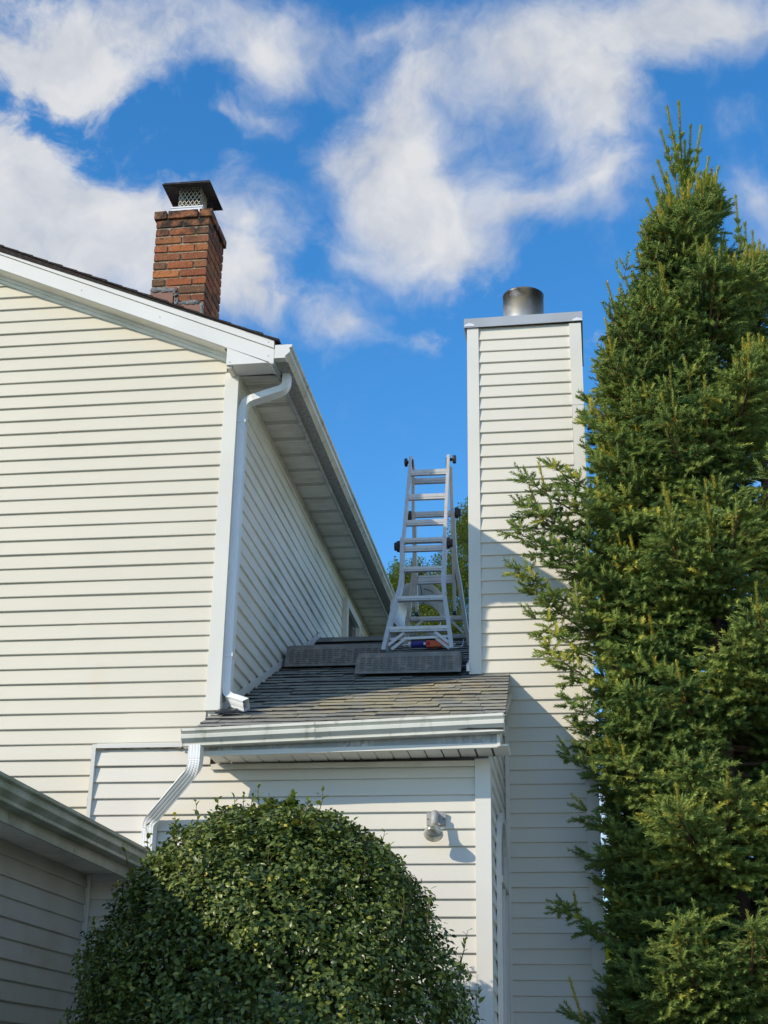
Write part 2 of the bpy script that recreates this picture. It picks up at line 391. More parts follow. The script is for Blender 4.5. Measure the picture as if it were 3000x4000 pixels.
# K-style gutter profile: (out from fascia, height above bottom), thin shell
def gutter_prof(w=.12, h=.10):
    o = [(0, h), (0, 0), (.60, 0), (.63, .02), (.63, .11), (.64, .17), (.76, .30), (.88, .42), (.90, .62), (.84, .68), (.84, .74), (.98, .82), (1.0, .85), (1.0, 1.0), (.90, 1.0)]
    p = [(a * w, (b * h if b <= 1.0 else b)) for a, b in o]; p[0] = (0, h)
    inn = [(max(.002, a - .0025) if i > 1 else .002, max(.0025, b - .001)) for i, (a, b) in enumerate(p)]
    return p + inn[::-1]

# ================================================================== ground
g = MB(); g.add([(-400, -400, 0), (400, -400, 0), (400, 400, 0), (-400, 400, 0)], [(0, 1, 2, 3)])
tag(obj('ground', g, 'grass', kind='structure'), 'green lawn around the house', 'lawn')
M['concrete'] = mat('pale_concrete', (.58, .53, .46), .9, var=(1.2, (.38, .36, .33), .4, .66, I3), bump=(40, .4, .004, I3))
g = MB(); g.add([(-7.5, -9, .004), (9.5, -9, .004), (9.5, 8.3, .004), (-7.5, 8.3, .004)], [(0, 1, 2, 3)])  # unseen slab, added to throw fill light at the shaded walls
tag(obj('reflector', g, 'concrete', kind='structure'), 'unseen pale concrete slab added to bounce light onto the house', 'reflector')

# ================================================================== main house
YG, XC, YB = 8.96, -2.36, 15.6
XR = -6.1                                              # ridge
Zs = lambda x: 6.51 - .43 * (x + 2.19)                 # top of the shingles at the rake
YR = 8.78                                              # rake face
house = thing('main_house', (-6.1, 12.2, 0), 'two-storey house with cream siding gable and long gutter', 'house')
b = MB()
xl = 2 * XR - XC
b.prism([(xl, YG + .004, 0), (XC - .004, YG + .004, 0), (XC - .004, YG + .004, 6.285), (XR, YG + .004, Zs(XR) - .12), (xl, YG + .004, 6.285)], (0, YB - YG, 0))
core = obj('gable_wall', b, 'cream', house)
hi = lambda z: min(XC - .074, -2.19 - (z + .195 - 6.51) / .43 + .03)
courses(core, 'cream', (0, YG, 0), (1, 0, 0), (0, -1, 0), 6.4017 - 34 * H, 52, lambda z: -8.0 if z < 7.3 else 2 * XR - hi(z), hi,
        splits={34 - 13: -4.02, 34 - 14: -4.02, 34 - 26: -2.95, 34 - 27: -2.955, 34 - 5: -3.62, 34 - 6: -3.625, 34 - 20: -3.36, 34 - 21: -3.362})
# outside corner post
b = MB(); b.box(XC - .078, XC + .018, YG - .022, YG - .002, 3.86, 6.285); b.box(XC + .002, XC + .018, YG - .002, YG + .085, 3.86, 6.285)
obj('corner_post', b, 'trim', house)
# side wall (faces right), above the extension roof
b = MB(); b.box(XC - .02, XC + .001, YG + .01, YB, 3.6, 6.285)
sw = obj('side_wall', b, 'shade_siding', house)
courses(sw, 'shade_siding', (XC + .001, 0, 0), (0, 1, 0), (1, 0, 0), 6.4017 - 26 * H, 25, lambda z: YG + .083, lambda z: YB, amp=.0034, top=6.275,
        splits={2: 10.9, 3: 10.92, 6: 11.9, 7: 11.93, 10: 10.35, 11: 10.36, 14: 12.6, 15: 12.62, 18: 11.2, 19: 11.22, 22: 12.0, 23: 12.0})
# frieze strip under the soffit
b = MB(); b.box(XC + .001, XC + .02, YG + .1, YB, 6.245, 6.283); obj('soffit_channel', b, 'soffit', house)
# soffit over the side wall
XF = -2.06
b = MB(); b.box(XC, XF, YR + .01, YB + .15, 6.292, 6.30); sf = obj('soffit', b, 'dark_gap', house)
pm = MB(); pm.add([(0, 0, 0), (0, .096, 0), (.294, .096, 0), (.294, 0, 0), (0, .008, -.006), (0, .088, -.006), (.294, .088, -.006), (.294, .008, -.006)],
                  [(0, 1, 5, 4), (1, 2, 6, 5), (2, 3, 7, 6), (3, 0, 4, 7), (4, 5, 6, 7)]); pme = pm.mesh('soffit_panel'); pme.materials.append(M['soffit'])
vm = MB()
for c in range(22):
    for r_ in range(3):
        x, y = .02 + c * .0118, .022 + r_ * .022
        vm.add([(x, y, -.0068), (x, y + .015, -.0068), (x + .005, y + .015, -.0068), (x + .005, y, -.0068)], [(0, 1, 2, 3)])
vme = vm.mesh('vent_slots'); vme.materials.append(M['vent_dark'])
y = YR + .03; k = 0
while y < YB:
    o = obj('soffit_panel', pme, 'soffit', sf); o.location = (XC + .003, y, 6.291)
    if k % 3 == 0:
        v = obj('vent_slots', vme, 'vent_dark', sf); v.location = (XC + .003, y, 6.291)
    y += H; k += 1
b = MB(); b.box(XF - .012, XF + .004, YR + .004, YB + .15, 6.256, 6.41); obj('fascia_board', b, 'fascia_dirty', house)
# rake trim
def rake(z0, z1, y0, y1, xa, xb, name, m):
    mb = MB(); mb.prism([(xa, y0, Zs(xa) - z0), (xb, y0, Zs(xb) - z0), (xb, y0, Zs(xb) - z1), (xa, y0, Zs(xa) - z1)], (0, y1 - y0, 0))
    return obj(name, mb, m, house)
rake(.022, .080, YR - .012, YR + .03, XR, XF + .001, 'rake_trim', 'coil')
rake(.0815, .195, YR, YR + .03, XR, XF, 'rake_fascia', 'coil')
rake(.170, .185, YR + .031, YG + .003, XR, XC - .07, 'rake_soffit', 'soffit_bounce')
rake(.186, .212, YG - .03, YG - .014, XR, XC - .08, 'rake_channel', 'soffit_bounce')
rake(.213, .240, YG - .022, YG - .010, XR, XC - .08, 'rake_channel', 'soffit_bounce')
for s_ in (1,):                                         # far slope of the gable, mirrored
    mb = MB(); x2 = 2 * XR - XF
    mb.prism([(XR, YR, Zs(XR) - .022), (x2, YR, Zs(XF) - .022), (x2, YR, Zs(XF) - .2), (XR, YR, Zs(XR) - .2)], (0, .03, 0)); obj('rake_fascia', mb, 'coil', house)
for xx, zo in ((-2.10, .05), (-2.10, .15), (-2.9, .14), (-3.5, .14), (-2.08, .22), (-2.37, .30)):
    mb = MB(); mb.lathe((xx, YR + (.001 if zo > .2 else -.001 if zo > .08 else -.0125), Zs(xx) - zo), (0, -1, 0), [(0, 0), (.004, 0), (.003, .002), (0, .0025)], 8); obj('nail_head', mb, 'plate', house)
# boxed eave return
b = MB(); xa = XC - .036
b.prism([(xa, YR + .002, Zs(xa) - .196), (XF - .013, YR + .002, Zs(XF) - .196), (XF - .013, YR + .002, 6.27), (xa, YR + .002, 6.268)], (0, YG - YR - .005, 0))
obj('eave_return', b, 'coil', house)
b = MB(); b.box(xa + .004, XC - .001, YR + .02, YG - .004, 6.250, 6.267); obj('return_channel', b, 'soffit', house)
# main gutter
b = MB(); b.sweep([(XF + .005, YR - .005, 6.296), (XF + .005, YB + .15, 6.300)], [(a, c) for a, c in gutter_prof(.122, .102)], (0, 0, 1), caps=False)
gt = obj('gutter', b, 'gutter', house)
b = MB(); o12 = gutter_prof(.122, .102)[:15]
b.prism([(XF + .005 + a, YR - .007, 6.296 + c) for a, c in o12], (0, .003, 0)); obj('end_cap', b, 'coil', gt)
b = MB(); b.box(XF + .004, XF + .09, YR + .06, YB + .1, 6.2915, 6.2945); obj('gutter_underside', b, 'under_gutter', gt)  # strip under the gutter, darker than its faces
# roof
b = MB(); b.prism([(XF + .03, YR - .02, Zs(XF + .03) - .021), (XR, YR - .02, Zs(XR) - .021), (2 * XR - XF - .03, YR - .02, Zs(XF + .03) - .021), (XR, YR - .02, Zs(XR) - .10)], (0, YB - YR + .2, 0))
rf = obj('roof', b, 'shingle_dark', house)
sl = math.sqrt(1 + .43 ** 2); ex = .127 / sl; x = XF + .04
while x > XR:
    x2 = max(XR - .0, x - ex * 1.35)
    z1, z2 = Zs(x) - .0205, Zs(x2) - .0205
    mb = MB(); t0 = random.uniform(.013, .019); y0 = YR - .03 - random.uniform(0, .006)
    mb.prism([(x, y0, z1), (x, y0, z1 + t0), (x2, y0, z2 + .006), (x2, y0, z2 - .002)], (0, YB - YR + .22, 0))
    obj('shingle_course', mb, 'shingle_dark', rf)
    x -= ex
# window in the side wall
wd = MB(); y0, y1, z0, z1 = 13.50, 14.30, 4.98, 6.09
fx = XC + .002
for (a, c, d_, e) in ((y0 - .03, y1 + .02, z1 - .05, z1 + .03), (y0 - .03, y1 + .02, z0 - .02, z0 + .05), (y0 - .03, y0 + .06, z0 + .05, z1 - .05), (y1 - .06, y1 + .02, z0 + .05, z1 - .05)):
    wd.box(fx, fx + .06, a, c, d_, e)
win = obj('window', wd, 'trim', house)
b = MB(); b.box(fx, fx + .022, y0 + .06, y1 - .06, z0 + .05, z1 - .05); obj('pane', b, 'winglass', win)
b = MB(); b.box(fx + .0225, fx + .036, y0 + .06, y1 - .06, 5.50, 5.54); b.box(fx + .0225, fx + .034, y0 + .0605, y0 + .10, z0 + .05, 5.50); b.box(fx + .0225, fx + .034, y1 - .10, y1 - .0605, z0 + .05, 5.50)
b.box(fx + .0225, fx + .03, y0 + .0605, y0 + .09, 5.54, z1 - .05); b.box(fx + .0225, fx + .03, y1 - .09, y1 - .0605, 5.54, z1 - .05); obj('sash', b, 'trim', win)

# ---- downspouts: rectangular fluted pipe swept along a path with pleated elbows
def ds_prof(w, d):
    p = []
    def side(ax, ay, bx, by, nx, ny, flutes):
        m_ = flutes * 4
        for i in range(m_):
            t = i / m_; g_ = -.0016 if i % 4 in (2,) else 0
            p.append((ax + (bx - ax) * t + nx * g_, ay + (by - ay) * t + ny * g_))
    side(-w, -d, w, -d, 0, -1, 4); side(w, -d, w, d, 1, 0, 2); side(w, d, -w, d, 0, 1, 4); side(-w, d, -w, -d, -1, 0, 2)
    return p
def bend(pts, r, steps=9):
    """round the corners of a polyline; returns points and pleat scales"""
    P = [Vector(p) for p in pts]; o = [P[0]]; sc = [1.0]
    for i in range(1, len(P) - 1):
        a = (P[i - 1] - P[i]).normalized(); c = (P[i + 1] - P[i]).normalized()
        s0, s1 = P[i] + a * r, P[i] + c * r
        for k in range(steps * 2 + 1):
            t = k / (steps * 2)
            o.append(s0 * (1 - t) ** 2 + P[i] * 2 * t * (1 - t) + s1 * t * t); sc.append(1.0 if k % 2 == 0 else .955)
    o.append(P[-1]); sc.append(1.0)
    return o, sc
def downspout(path, r, w, d, up, parent, straps, side=None):
    pts, sc = bend(path, r); mb = MB(); mb.sweep(pts, ds_prof(w, d), up, True, False, sc, side)
    o = obj('downspout', mb, 'downspout', parent)
    for (cx, cy, cz, hx, hy) in straps:
        s = MB(); s.box(cx - hx, cx + hx, cy - hy, cy + hy, cz - .012, cz + .012); obj('strap', s, 'downspout', o)
    return o
downspout([(-2.015, 9.03, 6.296), (-2.015, 9.035, 6.185), (-2.316, 9.02, 6.085), (-2.316, 9.02, 3.955), (-2.165, 8.93, 3.888)], .062, .026, .037, (0, 1, 0), house,
          [(-2.316, 9.02, 5.93, .030, .041), (-2.316, 9.02, 4.24, .030, .041)], side=(1, 0, .01))

# ---- brick chimney through the roof
BX0, BX1, BY0, BY1 = -3.258, -2.826, 9.6, 10.06
BH = .0763
b = MB(); b.box(BX0 + .010, BX1 - .010, BY0 + .010, BY1 - .010, 6.6, 8.09)
ch = obj('brick_chimney', b, 'mortar', house, label='weathered red brick chimney with dark metal hood')
bmsh = {}
def brick_mesh(L, Wd, Ht):
    key = (round(L, 3), round(Wd, 3), round(Ht, 3), random.randrange(3))
    if key in bmsh: return bmsh[key]
    mb = MB(); e = .004; j = lambda: random.uniform(-.0022, .0022)
    hx, hy, hz = L / 2, Wd / 2, Ht / 2; vs = []
    for z in (-hz, -hz + e, hz - e, hz):
        q = e if abs(z) == hz else 0
        for sx, sy in ((-1, -1), (1, -1), (1, 1), (-1, 1)): vs.append((sx * (hx - q) + j(), sy * (hy - q) + j(), z + j() * .6))
    fs = [(3, 2, 1, 0), (12, 13, 14, 15)]
    for r_ in range(3):
        for c in range(4): fs.append((r_ * 4 + c, r_ * 4 + (c + 1) % 4, r_ * 4 + 4 + (c + 1) % 4, r_ * 4 + 4 + c))
    mb.add(vs, fs); me = mb.mesh('brick'); me.materials.append(M['brick']); bmsh[key] = me; return me
def brick(cx, cy, cz, L, Wd, Ht):
    o = obj('brick', brick_mesh(L, Wd, Ht), 'brick', ch); o.location = (cx, cy, cz)
    o.rotation_euler = (random.uniform(-.008, .008), random.uniform(-.008, .008), random.uniform(-.012, .012))
bw = .1; hb = BH - .0135
def ring(x0, x1, y0, y1, zc, kind, ht):
    w_, d_ = x1 - x0, y1 - y0; g_ = .0135
    if kind == 0:
        s = (w_ - g_) / 2; t = (d_ - 2 * bw - 3 * g_) / 2
        for yc in (y0 + bw / 2, y1 - bw / 2):
            brick(x0 + s / 2, yc, zc, s, bw, ht); brick(x1 - s / 2, yc, zc, s, bw, ht)
        for xc in (x0 + bw / 2, x1 - bw / 2):
            brick(xc, y0 + bw + g_ + t / 2, zc, bw, t, ht); brick(xc, y1 - bw - g_ - t / 2, zc, bw, t, ht)
    else:
        s = (d_ - g_) / 2; t = w_ - 2 * bw - 2 * g_
        for xc in (x0 + bw / 2, x1 - bw / 2):
            brick(xc, y0 + s / 2, zc, bw, s, ht); brick(xc, y1 - s / 2, zc, bw, s, ht)
        for yc in (y0 + bw / 2, y1 - bw / 2): brick((x0 + x1) / 2, yc, zc, t, bw, ht)
for k in range(16):
    ring(BX0, BX1, BY0, BY1, 8.03 - BH * (k + .5), k % 2, hb)
ring(BX0 - .02, BX1 + .018, BY0 - .02, BY1 + .02, 8.068, 1, .070)
# stepped flashing with grey sealant smeared round its edges
def plate(poly, y, t, m, name):
    mb = MB(); mb.prism([(BX0 + u * (BX1 - BX0), y, z) for u, z in poly], (0, t, 0)); obj(name, mb, m, ch)
plate([(-.005, 6.8), (.42, 6.8), (.42, 7.36), (-.005, 7.40)], BY0 - .006, .005, 'copper', 'flashing')
plate([(.43, 6.8), (1.005, 6.8), (1.005, 7.235), (.43, 7.255)], BY0 - .0065, .005, 'copper', 'flashing')
def smear(path, w):
    mb = MB(); pts = []
    for i in range(len(path) - 1):
        (u0, z0), (u1, z1) = path[i], path[i + 1]
        for k in range(8):
            t = k / 8; pts.append((BX0 + (u0 + (u1 - u0) * t) * (BX1 - BX0), BY0 - .007, z0 + (z1 - z0) * t))
    pts = [(x + random.uniform(-.005, .005), y, z + random.uniform(-.009, .009)) for x, y, z in pts]
    mb.tube(pts, [w * random.uniform(.55, 1.35) for _ in pts], 8)
    mb.v = [(x, BY0 - .004 + (yy - BY0) * .35, z) for x, yy, z in mb.v]
    obj('sealant', mb, 'lead', ch, True)
smear([(.02, 7.395), (.45, 7.375), (.47, 7.29), (.50, 7.262), (1.0, 7.25)], .020)
smear([(.96, 7.25), (1.0, 7.0)], .02)
# hood: lid, spark mesh, base flange
LZ = 8.353
b = MB()
lx0, lx1, ly0, ly1 = -3.212, -2.836, 9.56, 9.955
b.add([(lx0, ly0, LZ), (lx1, ly0, LZ), (lx1, ly1, LZ), (lx0, ly1, LZ), (lx0 + .02, ly0 + .02, LZ + .015), (lx1 - .02, ly0 + .02, LZ + .015), (lx1 - .02, ly1 - .02, LZ + .015), (lx0 + .02, ly1 - .02, LZ + .015),
       (lx0 - .012, ly0 - .012, LZ - .022), (lx1 + .012, ly0 - .012, LZ - .026), (lx1 + .012, ly1 + .012, LZ - .02), (lx0 - .012, ly1 + .012, LZ - .02), (-3.02, 9.76, LZ + .045), (-3.02, 9.76, LZ + .03)],
      [(0, 1, 9, 8), (1, 2, 10, 9), (2, 3, 11, 10), (3, 0, 8, 11), (0, 1, 13), (1, 2, 13), (2, 3, 13), (3, 0, 13), (8, 9, 12), (9, 10, 12), (10, 11, 12), (11, 8, 12)])
obj('hood', b, 'hood', ch)
mx0, mx1, my0, my1, mz0, mz1 = -3.11, -2.935, 9.66, 9.86, 8.165, LZ + .02
b = MB()
def diamond(pa, pb, w, h):
    pa, pb = Vector(pa), Vector(pb); d_ = (pb - pa); L = d_.length; d_.normalize(); nn = d_.cross(Vector((0, 0, 1)))
    pitch = .034
    k = -int(h / pitch) - 1
    while k * pitch < L:
        for sg in (1, -1):
            a0 = k * pitch; z0, z1 = 0., h; s0, s1 = a0, a0 + h * .62
            if sg < 0: s0, s1 = s1, s0
            pts = []
            for (s_, z_) in ((s0, z0), (s1, z1)): pts.append([s_, z_])
            (sa, za), (sb, zb) = pts
            if sa == sb: continue
            def clip(sv):
                t = (sv - sa) / (sb - sa); return za + (zb - za) * t
            lo_, hi_ = min(sa, sb), max(sa, sb)
            c0, c1 = max(lo_, 0), min(hi_, L)
            if c1 - c0 < .004: continue
            A = pa + d_ * c0 + Vector((0, 0, clip(c0))); B = pa + d_ * c1 + Vector((0, 0, clip(c1)))
            t_ = (B - A).normalized(); q = t_.cross(nn) * w
            b.add([A - q, A + q, B + q, B - q, A - q + nn * .002, A + q + nn * .002, B + q + nn * .002, B - q + nn * .002],
                  [(0, 1, 2, 3), (7, 6, 5, 4), (0, 4, 5, 1), (1, 5, 6, 2), (2, 6, 7, 3), (3, 7, 4, 0)])
        k += 1
for pa, pb in (((mx0, my0, mz0), (mx1, my0, mz0)), ((mx1, my0, mz0), (mx1, my1, mz0)), ((mx1, my1, mz0), (mx0, my1, mz0)), ((mx0, my1, mz0), (mx0, my0, mz0))):
    diamond(pa, pb, .0022, mz1 - mz0)
obj('spark_mesh', b, 'mesh', ch)
b = MB(); b.box(-3.165, -2.90, 9.635, 9.90, 8.16, 8.172); b.box(-3.16, -2.905, 9.64, 9.895, 8.10, 8.16); obj('base_flange', b, 'flange', ch)

# ================================================================== extension (single storey, roof climbing to the house)
YA, XE = 8.75, -.61
rz = lambda y: 3.854 + .4456 * (y - 8.969)              # roof plane
RIDGE = 12.25
ext = thing('house_extension', (-1.7, 9.9, 0), 'low white-sided extension with shingled roof below the ladder', 'house extension')
b = MB(); b.prism([(XE - .004, YA + .004, 0), (XE - .004, YA + .004, 3.47), (XE - .004, RIDGE, rz(RIDGE) - .1), (XE - .004, 15.0, 3.8), (XE - .004, 15.0, 0)], (-1.74, 0, 0))
b.box(-3.086, -2.351, YA + .004, YG - .02, 0, 3.59)
fw = obj('front_wall', b, 'cream', ext)
courses(fw, 'white_siding', (0, YA, 0), (1, 0, 0), (0, -1, 0), 3.365 - 18 * H, 20, lambda z: -3.07, lambda z: XE - .074, amp=.0010, top=3.455)
courses(fw, 'white_siding', (0, YA, 0), (1, 0, 0), (0, -1, 0), 3.365 + 2 * H - .0, 1, lambda z: -3.07, lambda z: -2.33, amp=.0006, top=3.575)
courses(fw, 'white_siding', (0, YA, 0), (1, 0, 0), (0, -1, 0), 3.365 + H, 1, lambda z: -3.07, lambda z: -2.33, amp=.0006)
b = MB(); b.box(XE - .076, XE + .018, YA - .022, YA - .002, 0, 3.475); b.box(XE + .002, XE + .018, YA - .002, YA + .08, 0, 3.475); obj('corner_post', b, 'trim', ext)
b = MB(); b.box(-3.092, -3.068, YA - .03, YA - .002, 2.85, 3.60); obj('end_channel', b, 'trim', ext)
b = MB(); b.box(-3.068, -2.33, YA - .03, YA - .002, 3.575, 3.60); obj('top_channel', b, 'trim', ext)
M['caulk'] = mat('old_sealant', (.30, .25, .20), .9, var=(40, (.10, .075, .06), .45, .6, I3))
b = MB(); zz = [2.9 + i * .02 for i in range(35)]
b.tube([(-3.094 + random.uniform(-.004, .004), YA - .01, z) for z in zz], [random.uniform(.002, .006) for z in zz], 6); obj('old_sealant', b, 'caulk', ext)
b = MB(); xx = [-3.06 + i * .02 for i in range(36)]
b.tube([(x, YA - .02, 3.570 + random.uniform(-.003, .003)) for x in xx], [random.uniform(.001, .0035) for x in xx], 6); obj('old_sealant', b, 'caulk', ext)
b = MB(); b.lathe((-2.52, YA - .03, 3.568), (0, -1, 0), [(0, 0), (.008, 0), (.006, .006), (0, .007)], 10); obj('rusty_screw', b, 'caulk', ext)
b = MB(); b.box(-3.066, -2.34, YA - .018, YG - .02, 3.601, 3.606); obj('ledge_cap', b, 'trim', ext)
b = MB(); b.prism([(XE - .003, YA + .01, 0), (XE - .003, YA + .01, 3.47), (XE - .003, 10.33, rz(10.33) - .12), (XE - .003, 10.33, 0)], (.003, 0, 0)); ew = obj('end_wall', b, 'shade_siding', ext)
courses(ew, 'shade_siding', (XE, 0, 0), (0, 1, 0), (1, 0, 0), 3.365 - 18 * H, 26, lambda z: max(YA + .08, 8.969 + (z + .15 - 3.854) / .4456), lambda z: 10.30, amp=.0014, top=4.25)
# arched window on the end wall
ax, ac, ar = XE + .014, 9.62, .34
b = MB(); pts = [(ax, ac - ar, 1.4), (ax, ac - ar, 2.93)] + [(ax, ac - ar * math.cos(t * math.pi / 14), 2.93 + ar * math.sin(t * math.pi / 14)) for t in range(1, 14)] + [(ax, ac + ar, 2.93), (ax, ac + ar, 1.4)]
b.sweep(pts, [(-.03, -.002), (.03, -.002), (.03, .03), (-.03, .03)], (1, 0, 0)); aw = obj('arched_window', b, 'trim', ext)
b = MB(); b.prism([(XE + .012, p[1], p[2]) for p in pts], (.006, 0, 0)); obj('pane', b, 'winglass', aw)
b = MB(); b.box(XE + .018, XE + .05, ac - ar, ac + ar, 2.82, 2.86); b.box(XE + .018, XE + .045, ac - .02, ac + .02, 1.4, 2.82); obj('mullion', b, 'trim', aw)
# eave: soffit panels, fascia, gutter
ez = lambda x: 3.462 + .022 * (x + 2.3) / 1.76
b = MB(); b.box(-2.30, -.535, 8.465, YA - .001, 3.492, 3.50); esf = obj('soffit', b, 'dark_gap', ext)
pm = MB(); pm.add([(0, 0, 0), (.101, 0, 0), (.101, .272, 0), (0, .272, 0), (.007, 0, -.010), (.094, 0, -.010), (.094, .272, -.010), (.007, .272, -.010)],
                  [(0, 1, 5, 4), (1, 2, 6, 5), (2, 3, 7, 6), (3, 0, 4, 7), (7, 6, 5, 4)]); pme2 = pm.mesh('soffit_panel'); pme2.materials.append(M['soffit_bounce'])
x = -2.295
while x < -.56:
    o = obj('soffit_panel', pme2, 'soffit_bounce', esf); o.location = (x, 8.464, ez(x) + .018); x += .1016
b = MB(); b.box(-2.32, XE - .077, YA - .03, YA - .015, 3.430, 3.463); obj('wall_channel', b, 'soffit', ext)
b = MB(); b.prism([(-2.305, 8.452, 3.470), (-.528, 8.452, 3.494), (-.528, 8.452, 3.575), (-2.305, 8.452, 3.57)], (0, .012, 0)); obj('fascia_board', b, 'fascia_dirty', ext)
b = MB(); b.prism([(-2.305, 8.446, 3.456), (-.526, 8.446, 3.480), (-.526, 8.446, 3.508), (-2.305, 8.446, 3.484)], (0, .022, 0)); obj('fascia_lip', b, 'trim', ext)
gp = gutter_prof(.115, .098)
b = MB(); b.sweep([(-.487, 8.450, 3.560), (-2.412, 8.450, 3.500)], [(-a, c) for a, c in gp][::-1], (0, 0, 1), caps=False); egt = obj('gutter', b, 'gutter', ext)
for xx, zz in ((-2.4135, 3.500), (-.4885, 3.560)):
    b = MB(); b.prism([(xx, 8.450 - a, zz + c) for a, c in gutter_prof(.115, .098)[:15]], (.003, 0, 0)); obj('end_cap', b, 'gutter', egt)
for xx in (-1.62,):
    b = MB(); zz = 3.56 + (xx + .487) * .0312
    b.prism([(xx, 8.4485 - a * 1.02, zz + c * 1.01 - .001) for a, c in gutter_prof(.115, .098)[:15]], (.018, 0, 0)); obj('joint_band', b, 'gutter', egt)
# rake board on the right-hand roof edge
rx = lambda y: -.533 - .034 * (y - 8.44); b = MB(); b.prism([(rx(8.44), 8.44, rz(8.44) - .028), (rx(10.318), 10.318, rz(10.318) - .028), (rx(10.318), 10.318, rz(10.318) - .17), (rx(8.62), 8.62, rz(8.62) - .17), (rx(8.44), 8.44, 3.485)], (.02, 0, 0)); obj('rake_board', b, 'trim', ext)
b = MB(); b.prism([(-.60, 8.46, 3.49), (-.60, 10.3, rz(10.3) - .16), (-.53, 10.3, rz(10.3) - .16), (-.53, 8.46, 3.49)], (0, 0, .006)); obj('rake_soffit', b, 'soffit', ext)
# roof deck and shingles
b = MB(); b.prism([(-2.40, 8.40, rz(8.40) - .03), (-2.40, RIDGE, rz(RIDGE) - .03), (-2.40, 15.2, rz(RIDGE) - .03 - (15.2 - RIDGE) * .4456), (-2.40, RIDGE, rz(RIDGE) - .10), (-2.40, 8.40, rz(8.40) - .045)], (1.84, 0, 0))
er = obj('roof', b, 'shingle', ext)
th = math.atan(.4456); ce, se = math.cos(th), math.sin(th)
shm = {}
def shingle_mesh(i):
    if i in shm: return shm[i]
    mb = MB(); T = .0075; n = 4; top, bot = [], []
    for k in range(n + 1):
        q = k / n; j = random.uniform(-.003, .003); zz = random.uniform(-.0012, .0018)
        top.append((q, j, T + zz)); bot.append((q, j + .001, 0))
    vs = top + bot + [(q / n, .20, .0035) for q in range(n + 1)]
    m1 = n + 1; fs = []
    for k in range(n):
        fs.append((k, k + 1, 2 * m1 + k + 1, 2 * m1 + k)); fs.append((m1 + k, m1 + k + 1, k + 1, k))
    fs.append((0, 2 * m1, m1)); fs.append((n, m1 + n, 2 * m1 + n))
    mb.add(vs, fs); me = mb.mesh('shingle'); me.materials.append(M['shingle']); me.materials.append(M['shingle_edge'])
    for q, f_ in enumerate(me.polygons):
        if q >= 2 * n or q % 2: f_.material_index = 1
    shm[i] = me; return me
exs = .127 * ce; yv = 8.375; row = 0
while yv < RIDGE - .05:
    xs = -2.405; xe = -.488 - .034 * (yv - 8.4)
    first = True
    while xs < xe - .01:
        wd_ = random.uniform(.16, .38) * (.6 if first and row % 2 else 1); first = False
        if xe - xs - wd_ < .12: wd_ = xe - xs
        if yv > 10.3 and xs > -.84: break
        if yv > 10.3 and xs + wd_ > -.83: wd_ = -.83 - xs
        if wd_ > .02:
            sag = .004 * math.sin(xs * 3 + yv * 2)
            o = obj('shingle', shingle_mesh(random.randrange(7)), 'shingle', er)
            o.location = (xs + .0015, yv + random.uniform(-.004, .004), rz(yv) - .0285 + sag + random.uniform(0, .003) + .004)
            o.rotation_euler = (th - .034, random.uniform(-.003, .003), random.uniform(-.004, .004)); o.scale = (wd_ - .003, 1, random.uniform(.8, 1.5))
        xs += wd_
    yv += exs; row += 1
# ridge caps
capm = MB(); capm.prism([(0, -.14, -.075), (0, 0, -.008), (0, .14, -.075), (0, .135, -.064), (0, 0, .006), (0, -.135, -.064)], (.2, 0, 0)); capme = capm.mesh('ridge_cap'); capme.materials.append(M['shingle'])
x = -2.4
while x < -.7:
    o = obj('ridge_cap', capme, 'shingle', er); o.location = (x, RIDGE, rz(RIDGE) + .012); o.rotation_euler = (0, -.02, 0); x += .14
# step flashing where roof meets the house, with its far tip
b = MB(); xa = XC + .016
b.prism([(xa, 8.94, rz(8.94) + .0), (xa, RIDGE, rz(RIDGE) + .0), (xa, RIDGE, rz(RIDGE) + .055), (xa, 8.94, rz(8.94) + .055)], (.006, 0, 0)); obj('step_flashing', b, 'coil', ext)
b = MB(); b.prism([(xa, RIDGE - .1, rz(RIDGE) - .03), (xa, RIDGE + .02, rz(RIDGE) + .03), (xa, RIDGE + .02, rz(RIDGE) + .075), (xa, RIDGE - .1, rz(RIDGE) + .012)], (.012, 0, 0)); obj('flashing_tip', b, 'coil', ext)
b = MB(); b.prism([(XC + .01, 8.86, rz(8.86) + .012), (XC + .13, 8.90, rz(8.9) + .012), (XC + .13, 8.96, rz(8.96) + .012), (XC + .01, 8.96, rz(8.96) + .012)], (0, 0, .012)); obj('kickout_flashing', b, 'black', ext)
# lower downspout
downspout([(-2.33, 8.40, 3.51), (-2.33, 8.405, 3.375), (-2.675, 8.70, 3.115), (-2.675, 8.705, 0.15)], .055, .038, .029, (0, 1, 0), ext, [(-2.675, 8.705, 2.9, .042, .033)], side=(1, -.15, 0))

